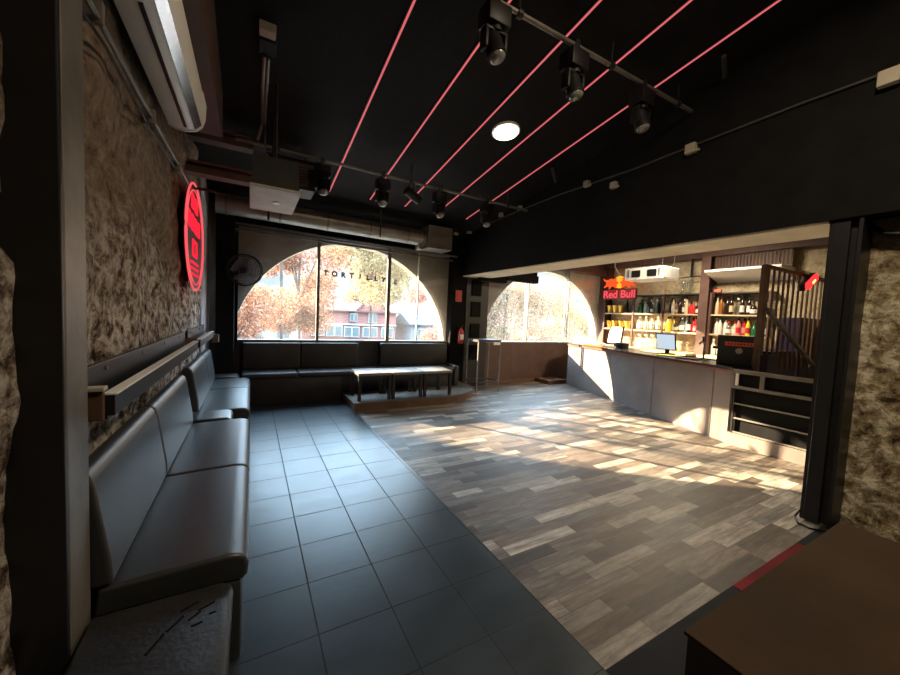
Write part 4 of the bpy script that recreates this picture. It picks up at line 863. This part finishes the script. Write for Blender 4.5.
# ventilation box
t = thing('ventilation_unit', 'white ceiling-hung box with dark square vents over the bar', 'ventilation unit', (6.9, 4.3, 2.3))
B().box(6.62, 3.94, 2.29, 7.16, 4.70, 2.52, .006).done('body', MT['white'], t, smooth=0)
B().box(6.64, 3.93, 2.31, 7.15, 3.94, 2.50).done('end_panel', MT['grey'], t, smooth=0)
for y in (4.46, 4.14): B().box(6.612, y - .09, 2.34, 6.622, y + .09, 2.47).done('vent', MT['blackplastic'], t, smooth=0)
for y in (4.62, 4.0): B().box(6.612, y - .02, 2.34, 6.622, y + .02, 2.49).done('side_slot', MT['grey'], t, smooth=0)
for x in (6.7, 7.08):
    for y in (4.0, 4.64): B().cyl((x, y, 2.5), (x, y, 3.03), .008, n=8).done('hanger', MT['blackmetal'], t)
# glasses hanging rack
t = thing('wall_rack', 'small black rack with two clear flasks on the bar wall by the column', 'rack', (7.9, 4.05, 2.3))
B().tube([(7.85, 4.3, 2.42), (7.85, 3.95, 2.44), (7.95, 3.80, 2.40), (8.05, 3.78, 2.3)], .012).done('bar', MT['blackmetal'], t)
B().box(7.84, 4.06, 2.44, 7.88, 4.09, 2.80).done('stem', MT['blackmetal'], t, smooth=0)
for y in (4.22, 4.08): B().lathe([(.02, .16), (.05, .12), (.055, .0), (.045, -.02), (.02, -.10), (.035, -.14)], (7.85, y, 2.25), 14).done('flask', MT['clear'], t)
t = thing('shelf_lamp', 'small red light at the top of the shelves beside the brown column', 'lamp', (7.85, 3.62, 2.07)); B().box(7.80, 3.50, 2.10, 7.86, 3.62, 2.15, .01).done('lens', MT['redlabel'], t)

# neon emblem sign: two bulls charging before a yellow disc over red lettering
t = thing('neon_emblem_sign', 'red and yellow neon drink sign with two bulls on the bar wall corner', 'neon sign', (7.82, 5.66, 2.02))
NX = 7.80
def npoly(nm, pts, m, x0=NX - .012, x1=NX): return B().prism([(5.66 - u, 2.02 + v) for u, v in pts], 'X', x0, x1).done(nm, m, t, smooth=0)
def text_mesh(body, size, u, v, nm, m, x=NX - .014, width=None, ext=.004, off=.004):
    cu = bpy.data.curves.new(nm, 'FONT'); cu.body = body; cu.size = size; cu.extrude = ext; cu.offset = off; cu.align_x = 'CENTER'
    tmp = bpy.data.objects.new('tmp', cu); C.objects.link(tmp); dg = bpy.context.evaluated_depsgraph_get(); me = bpy.data.meshes.new_from_object(tmp.evaluated_get(dg)); bpy.data.objects.remove(tmp)
    me.materials.clear(); me.materials.append(m); o = bpy.data.objects.new(nm, me); C.objects.link(o)
    xs = [p.co.x for p in me.vertices]; k = width / (max(xs) - min(xs)) if width else 1
    for p in me.vertices: p.co = Vector((x - p.co.z, 5.66 - (u + p.co.x * k), 2.02 + v + p.co.y))
    o.parent = t; o.matrix_parent_inverse = world_of(t).inverted(); return o
npoly('backing', [(-.46, -.02), (.46, -.02), (.46, .23), (-.46, .23)], MT['ink'], NX, NX + .02)
npoly('text_panel', [(-.44, -.005), (-.02, -.005), (-.02, .215), (-.44, .215)], mat('red_acrylic_glow', (.22, .012, .012), .4, var=0, emit=(1, .02, .03), estr=.10), NX - .006, NX)
npoly('text_panel', [(.0, -.005), (.44, -.005), (.44, .215), (.0, .215)], bpy.data.materials['red_acrylic_glow'], NX - .006, NX)
text_mesh('Red Bull', .25, 0, .025, 'lettering', MT['neonpink'], width=.84)
B().prism([(5.66 - .0 + .15 * math.cos(2 * PI * k / 28), 2.02 + .40 + .15 * math.sin(2 * PI * k / 28)) for k in range(28)], 'X', NX - .010, NX).done('disc', MT['neonyel'], t, smooth=0)
bull = [(.06, .30), (.10, .25), (.14, .29), (.20, .30), (.24, .25), (.29, .24), (.27, .29), (.33, .31), (.40, .27), (.43, .29), (.37, .35), (.36, .41), (.43, .45), (.46, .52), (.40, .47), (.30, .47), (.22, .50), (.15, .47), (.11, .50), (.05, .49), (.09, .46), (.07, .42), (.02, .40), (.03, .36), (.07, .35)]
npoly('bull', bull, MT['neonor'], NX - .022, NX - .012); npoly('bull', [(-u, v) for u, v in bull], MT['neonor'], NX - .022, NX - .012)
B().tube([(NX, 5.66, 2.56), (NX - .02, 5.74, 2.70), (NX - .03, 5.80, 2.8), (NX - .03, 5.80, 3.02)], .012).done('power_cable', MT['paper'], t)

# bottles
BG = dict(clear=MT['clear'], green=mat('green_glass', (.02, .13, .05), .15, var=0), dark=mat('dark_brown_glass', (.025, .012, .008), .12, var=0), amber=mat('amber_spirit', (.30, .10, .02), .15, var=0),
          cream=mat('cream_bottle', (.62, .50, .32), .35, var=0), red=mat('red_spirit', (.50, .03, .03), .2, var=0), yellow=mat('yellow_spirit', (.80, .60, .04), .2, var=0), white=mat('white_bottle', (.75, .74, .70), .3, var=0),
          aqua=mat('pale_aqua_glass', (.36, .50, .46), .12, var=0), pink=mat('pink_label', (.80, .25, .25), .4, var=0))
PRO = {'long': [(.036, 0), (.038, .01), (.038, .17), (.034, .20), (.016, .235), (.014, .30), (.016, .305)],
       'squat': [(.045, 0), (.048, .01), (.048, .12), (.04, .155), (.018, .18), (.016, .235), (.018, .24)],
       'tall': [(.033, 0), (.035, .01), (.034, .20), (.024, .245), (.014, .27), (.0135, .335), (.015, .34)]}
protos = {}
def bottle(kind, col, labcol, capcol):
    key = (kind, col, labcol, capcol)
    if key in protos: return protos[key], True
    t = thing('bottle', '', 'bottle', (0, 0, 0)); pr = PRO[kind]
    B().lathe(pr, n=14).done('glass_body', BG[col], t, smooth=50)
    r, z = pr[-1]; B().cyl((0, 0, z - .03), (0, 0, z + .012), r + .003, n=12).done('cap', BG[capcol], t)
    if labcol:
        rb = pr[2][0] + .001; zt = pr[2][1]; B().lathe([(rb, zt * .25), (rb, zt * .85)], n=14).done('paper_label', BG[labcol], t, smooth=50)
    protos[key] = t; return t, False
CN = dict(clear='clear', green='green', dark='dark brown', amber='amber', cream='cream', red='red', yellow='yellow', white='white', aqua='pale aqua', pink='pink')
def put(row, z, x, shelf, bay):
    """row of (y, kind, colour, label colour, cap colour)"""
    for i, (y, kind, col, lab, cap) in enumerate(row):
        p, used = bottle(kind, col, lab, cap)
        o = dup(p) if used else p
        o.location = (x + (-.024 if i % 2 else .024), y, z + .002)
        o['group'] = 'bottles on the %s' % shelf
        o['label'] = '%s bottle, %s from left in the %s of the %s' % (CN[col], ORD[i], bay, shelf)
def ys(y0, y1, n): return [y0 + (y1 - y0) * k / max(1, n - 1) for k in range(n)]
def spec(y0, y1, items): return [(y,) + it for y, it in zip(ys(y0, y1, len(items)), items)]
U, Lw, Bt = 'upper bottle shelf', 'lower bottle shelf', 'back counter'
b1, b2, b3, b4 = 'first bay', 'second bay', 'third bay', 'last bay'
put(spec(5.55, 5.38, [('tall', 'dark', None, 'dark'), ('long', 'dark', None, 'dark')]), 1.675, 7.97, U, b1)
put(spec(5.22, 4.68, [('squat', 'green', None, 'dark'), ('long', 'green', None, 'dark'), ('long', 'aqua', 'white', 'green'), ('squat', 'aqua', None, 'green'), ('long', 'clear', None, 'white'), ('squat', 'clear', 'white', 'white'), ('long', 'aqua', None, 'white'), ('tall', 'dark', None, 'dark'), ('long', 'clear', None, 'cream')]), 1.675, 7.97, U, b2)
put(spec(4.50, 3.90, [('tall', 'dark', None, 'dark'), ('tall', 'cream', 'white', 'dark'), ('squat', 'amber', 'cream', 'dark'), ('long', 'dark', None, 'dark'), ('long', 'clear', 'white', 'white'), ('tall', 'cream', None, 'dark'), ('squat', 'red', None, 'dark'), ('squat', 'red', None, 'amber'), ('squat', 'dark', 'white', 'dark'), ('long', 'white', 'white', 'red')]), 1.675, 7.97, U, b3)
put(spec(3.62, 2.85, [('tall', 'cream', None, 'white'), ('tall', 'amber', None, 'dark'), ('tall', 'dark', None, 'dark'), ('tall', 'dark', 'cream', 'dark'), ('long', 'clear', None, 'white'), ('tall', 'dark', 'white', 'dark'), ('tall', 'dark', 'white', 'green'), ('squat', 'dark', 'white', 'dark'), ('squat', 'amber', 'white', 'dark'), ('long', 'white', 'white', 'dark')]), 1.675, 7.97, U, b4)
put(spec(5.22, 4.66, [('long', 'clear', 'white', c) for c in ('white', 'white', 'red', 'white', 'cream', 'amber', 'white', 'white', 'red')]), 1.295, 7.97, Lw, b2)
put(spec(4.54, 3.90, [('long', 'yellow', None, 'dark'), ('long', 'yellow', None, 'green'), ('long', 'yellow', 'white', 'dark'), ('squat', 'dark', 'cream', 'amber'), ('long', 'dark', 'cream', 'dark'), ('long', 'clear', 'white', 'white'), ('long', 'aqua', None, 'white'), ('tall', 'dark', 'white', 'dark'), ('long', 'red', None, 'dark'), ('long', 'red', 'pink', 'red'), ('long', 'pink', None, 'red')]), 1.295, 7.97, Lw, b3)
put(spec(3.60, 2.85, [('long', 'white', None, 'white'), ('long', 'white', 'white', 'green'), ('long', 'white', None, 'green'), ('squat', 'clear', 'white', 'red'), ('squat', 'cream', 'white', 'red'), ('long', 'pink', 'red', 'dark'), ('long', 'red', 'pink', 'dark'), ('long', 'yellow', 'red', 'dark'), ('squat', 'green', None, 'green'), ('squat', 'green', 'green', 'green'), ('long', 'green', 'white', 'dark')]), 1.295, 7.97, Lw, b4)
put(spec(5.15, 4.62, [('long', 'clear', 'white', c) for c in ('white', 'cream', 'white', 'white', 'white', 'cream', 'white', 'white')]), .88, 7.90, Bt, 'group under the second bay')
put(spec(3.60, 2.95, [('long', 'white', None, 'white'), ('long', 'clear', 'white', 'white'), ('tall', 'dark', None, 'dark'), ('tall', 'dark', 'white', 'dark'), ('squat', 'white', None, 'white'), ('squat', 'white', None, 'dark')]), .88, 7.90, Bt, 'group past the column')
# gold buckets
def bucket(label, y, z, first=[None]):
    if first[0] is None:
        t = thing('ice_bucket', label, 'bucket', (0, 0, 0))
        b = B(); b.lathe([(.052, 0), (.054, .005), (.078, .17), (.083, .178), (.083, .186), (.074, .186), (.05, .012)], n=22); b.done('pail', MT['gold'], t, smooth=50)
        B().tube([(.078, 0, .165), (.10, 0, .15), (.085, 0, .12)], .006, 6).done('handle', MT['gold'], t); B().tube([(-.078, 0, .165), (-.10, 0, .15), (-.085, 0, .12)], .006, 6).done('handle', MT['gold'], t)
        first[0] = t; o = t
    else: o = dup(first[0])
    o.location = (7.97, y, z + .002); o['label'] = label; o['group'] = 'gold ice buckets on the shelves'
for i, y in enumerate((6.0, 5.84, 5.68)): bucket('shiny gold ice bucket, %s from the left on the upper bottle shelf' % ORD[i], y, 1.675)
for i, y in enumerate((5.99, 5.82, 5.65, 5.48, 5.38)): bucket('shiny gold ice bucket, %s from the left on the lower bottle shelf' % ORD[i], y, 1.295) if i < 4 else None

# things on the counter
def monitor(name, label, x, y, z, w, h, m, rz, tilt=-.25):
    t = thing(name, label, 'screen', (x, y, z)); q = Matrix.Translation((x, y, z)) @ Matrix.Rotation(rz, 4, 'Z')
    def d(nm, mm, *bx, r=None):
        b = B(); b.box(*bx, .004); o = b.done(nm, mm, t, smooth=0)
        for v in o.data.vertices: v.co = q @ ((Matrix.Translation((0, 0, .12)) @ Matrix.Rotation(tilt, 4, 'Y') @ Matrix.Translation((0, 0, -.12)) @ v.co) if r else v.co)
    d('foot', MT['blackplastic'], -.08, -.10, 0, .10, .10, .02); d('neck', MT['blackplastic'], .03, -.03, .01, .06, .03, .16)
    d('casing', MT['blackplastic'], -.012, -w / 2, .08, .02, w / 2, .08 + h, r=1); d('display', m, -.016, -w / 2 + .012, .092, -.011, w / 2 - .012, .08 + h - .012, r=1)
monitor('cash_register_screen', 'bright pale cash register screen on the middle of the bar counter', 6.02, 3.42, .938, .30, .27, MT['screen'], .1)
monitor('leaning_panel', 'white tilted panel standing on the bar counter below the gold buckets', 6.30, 4.60, .938, .30, .34, MT['paper'], .0, .2)
t = thing('register_printer', 'small dark receipt printer on the counter beside the white tilted panel', 'printer', (6.15, 4.35, .938)); B().box(6.05, 4.24, .938, 6.25, 4.42, 1.05, .012).done('body', MT['blackplastic'], t); B().box(6.09, 4.26, 1.05, 6.2, 4.40, 1.056).done('paper_slot', MT['grey'], t, smooth=0)
t = thing('paper_stack', 'stack of white papers at the far end of the bar counter', 'papers', (6.35, 5.15, .938)); B().box(6.24, 4.95, .938, 6.50, 5.55, .985, .003, rot=Matrix.Rotation(.2, 4, 'Z')).done('sheets', MT['paper'], t, smooth=0)
t = thing('orange_folder', 'flat orange folder on the counter in front of the white papers', 'folder', (6.12, 4.95, .938)); B().box(6.04, 4.72, .938, 6.18, 5.12, .968, .003, rot=Matrix.Rotation(.22, 4, 'Z')).done('cover', MT['orange'], t, smooth=0)
t = thing('yellow_booklet', 'yellow booklet lying on the bar counter before the register screen', 'booklet', (5.72, 3.22, .938)); B().box(5.62, 3.05, .938, 5.82, 3.36, .955, .002, rot=Matrix.Rotation(.3, 4, 'Z')).done('cover', MT['yellow'], t, smooth=0)
t = thing('black_tray', 'flat black tray on the counter beside the yellow booklet', 'tray', (5.6, 2.9, .938)); B().box(5.50, 2.72, .938, 5.72, 3.0, .958, .004, rot=Matrix.Rotation(.3, 4, 'Z')).done('tray', MT['blackplastic'], t, smooth=0)
t = thing('beer_tap', 'steel drink tap standing on the bar counter left of the drinks machine', 'tap', (5.80, 2.75, .938))
B().tube([(5.80, 2.75, .938), (5.80, 2.75, 1.16), (5.78, 2.75, 1.19), (5.71, 2.75, 1.20), (5.67, 2.75, 1.17)], .014).done('spout', MT['chrome'], t); B().cyl((5.80, 2.75, .938), (5.80, 2.75, .96), .04).done('base', MT['chrome'], t); B().cyl((5.77, 2.75, 1.19), (5.75, 2.75, 1.28), .012).done('handle', MT['blackplastic'], t)
# hung dark blind box at the top of the right arch
t = thing('blind_box', 'dark stepped box hung at the top left of the right arch', 'box', (4.9, 5.95, 2.3)); B().box(4.55, 5.85, 2.19, 5.38, 6.0, 2.34, .004).done('lower_box', MT['black'], t, smooth=0); B().box(3.9, 5.88, 2.13, 4.56, 6.02, 2.34, .004).done('end_box', MT['black'], t, smooth=0); B().box(4.16, 5.9, 2.34, 5.38, 5.95, 3.02).done('hanger_plate', MT['black'], t, smooth=0)
struct(B().box(5.38, 6.12, 2.62, 7.9, 6.3, 3.02).done('trim_8', MT['brownwall'], smooth=0))

# ------------------------------------------------------------------ foreground right: platform box, cable
t = thing('stage_box', 'low brown topped stage box in the right foreground', 'platform', (2.2, -.5, 0))
B().box(1.39, -2.2, .285, 3.05, .645, .30, .003).done('top_panel', MT['platform'], t, smooth=0); B().box(1.40, -2.19, 0, 3.04, .635, .285).done('body', MT['platformside'], t, smooth=0)
tag(B().box(2.32, .80, 0, 3.2, .858, .003).done('red_reflection_strip', mat('painted_red_reflection', (.13, .006, .010), .7, spec=.15, var=.35, vscale=3), smooth=0), 'painted red reflection on the dark floor tiles beside the stage box', 'strip')  # thin slab painting a red reflection onto the border tiles
t = thing('floor_cable', 'thin black cable looped on the floor at the foot of the right column', 'cable', (3.66, .88, 0))
B().tube([(3.70, .99, .05), (3.62, 1.0, .012), (3.52, .95, .01), (3.50, .88, .01), (3.58, .80, .01), (3.72, .78, .01), (3.80, .76, .02)], .007).done('cable', MT['blackplastic'], t)
t = thing('upper_cable', 'thick dark cable drooping under the beam beside the right column', 'cable', (3.7, .7, 2.15))
B().tube([(3.78, .84, 2.2), (3.77, .74, 2.10), (3.77, .6, 2.07), (3.77, .45, 2.09), (3.77, .25, 2.16)], .016).done('cable', MT['blackplastic'], t)
bpy.context.view_layer.update()
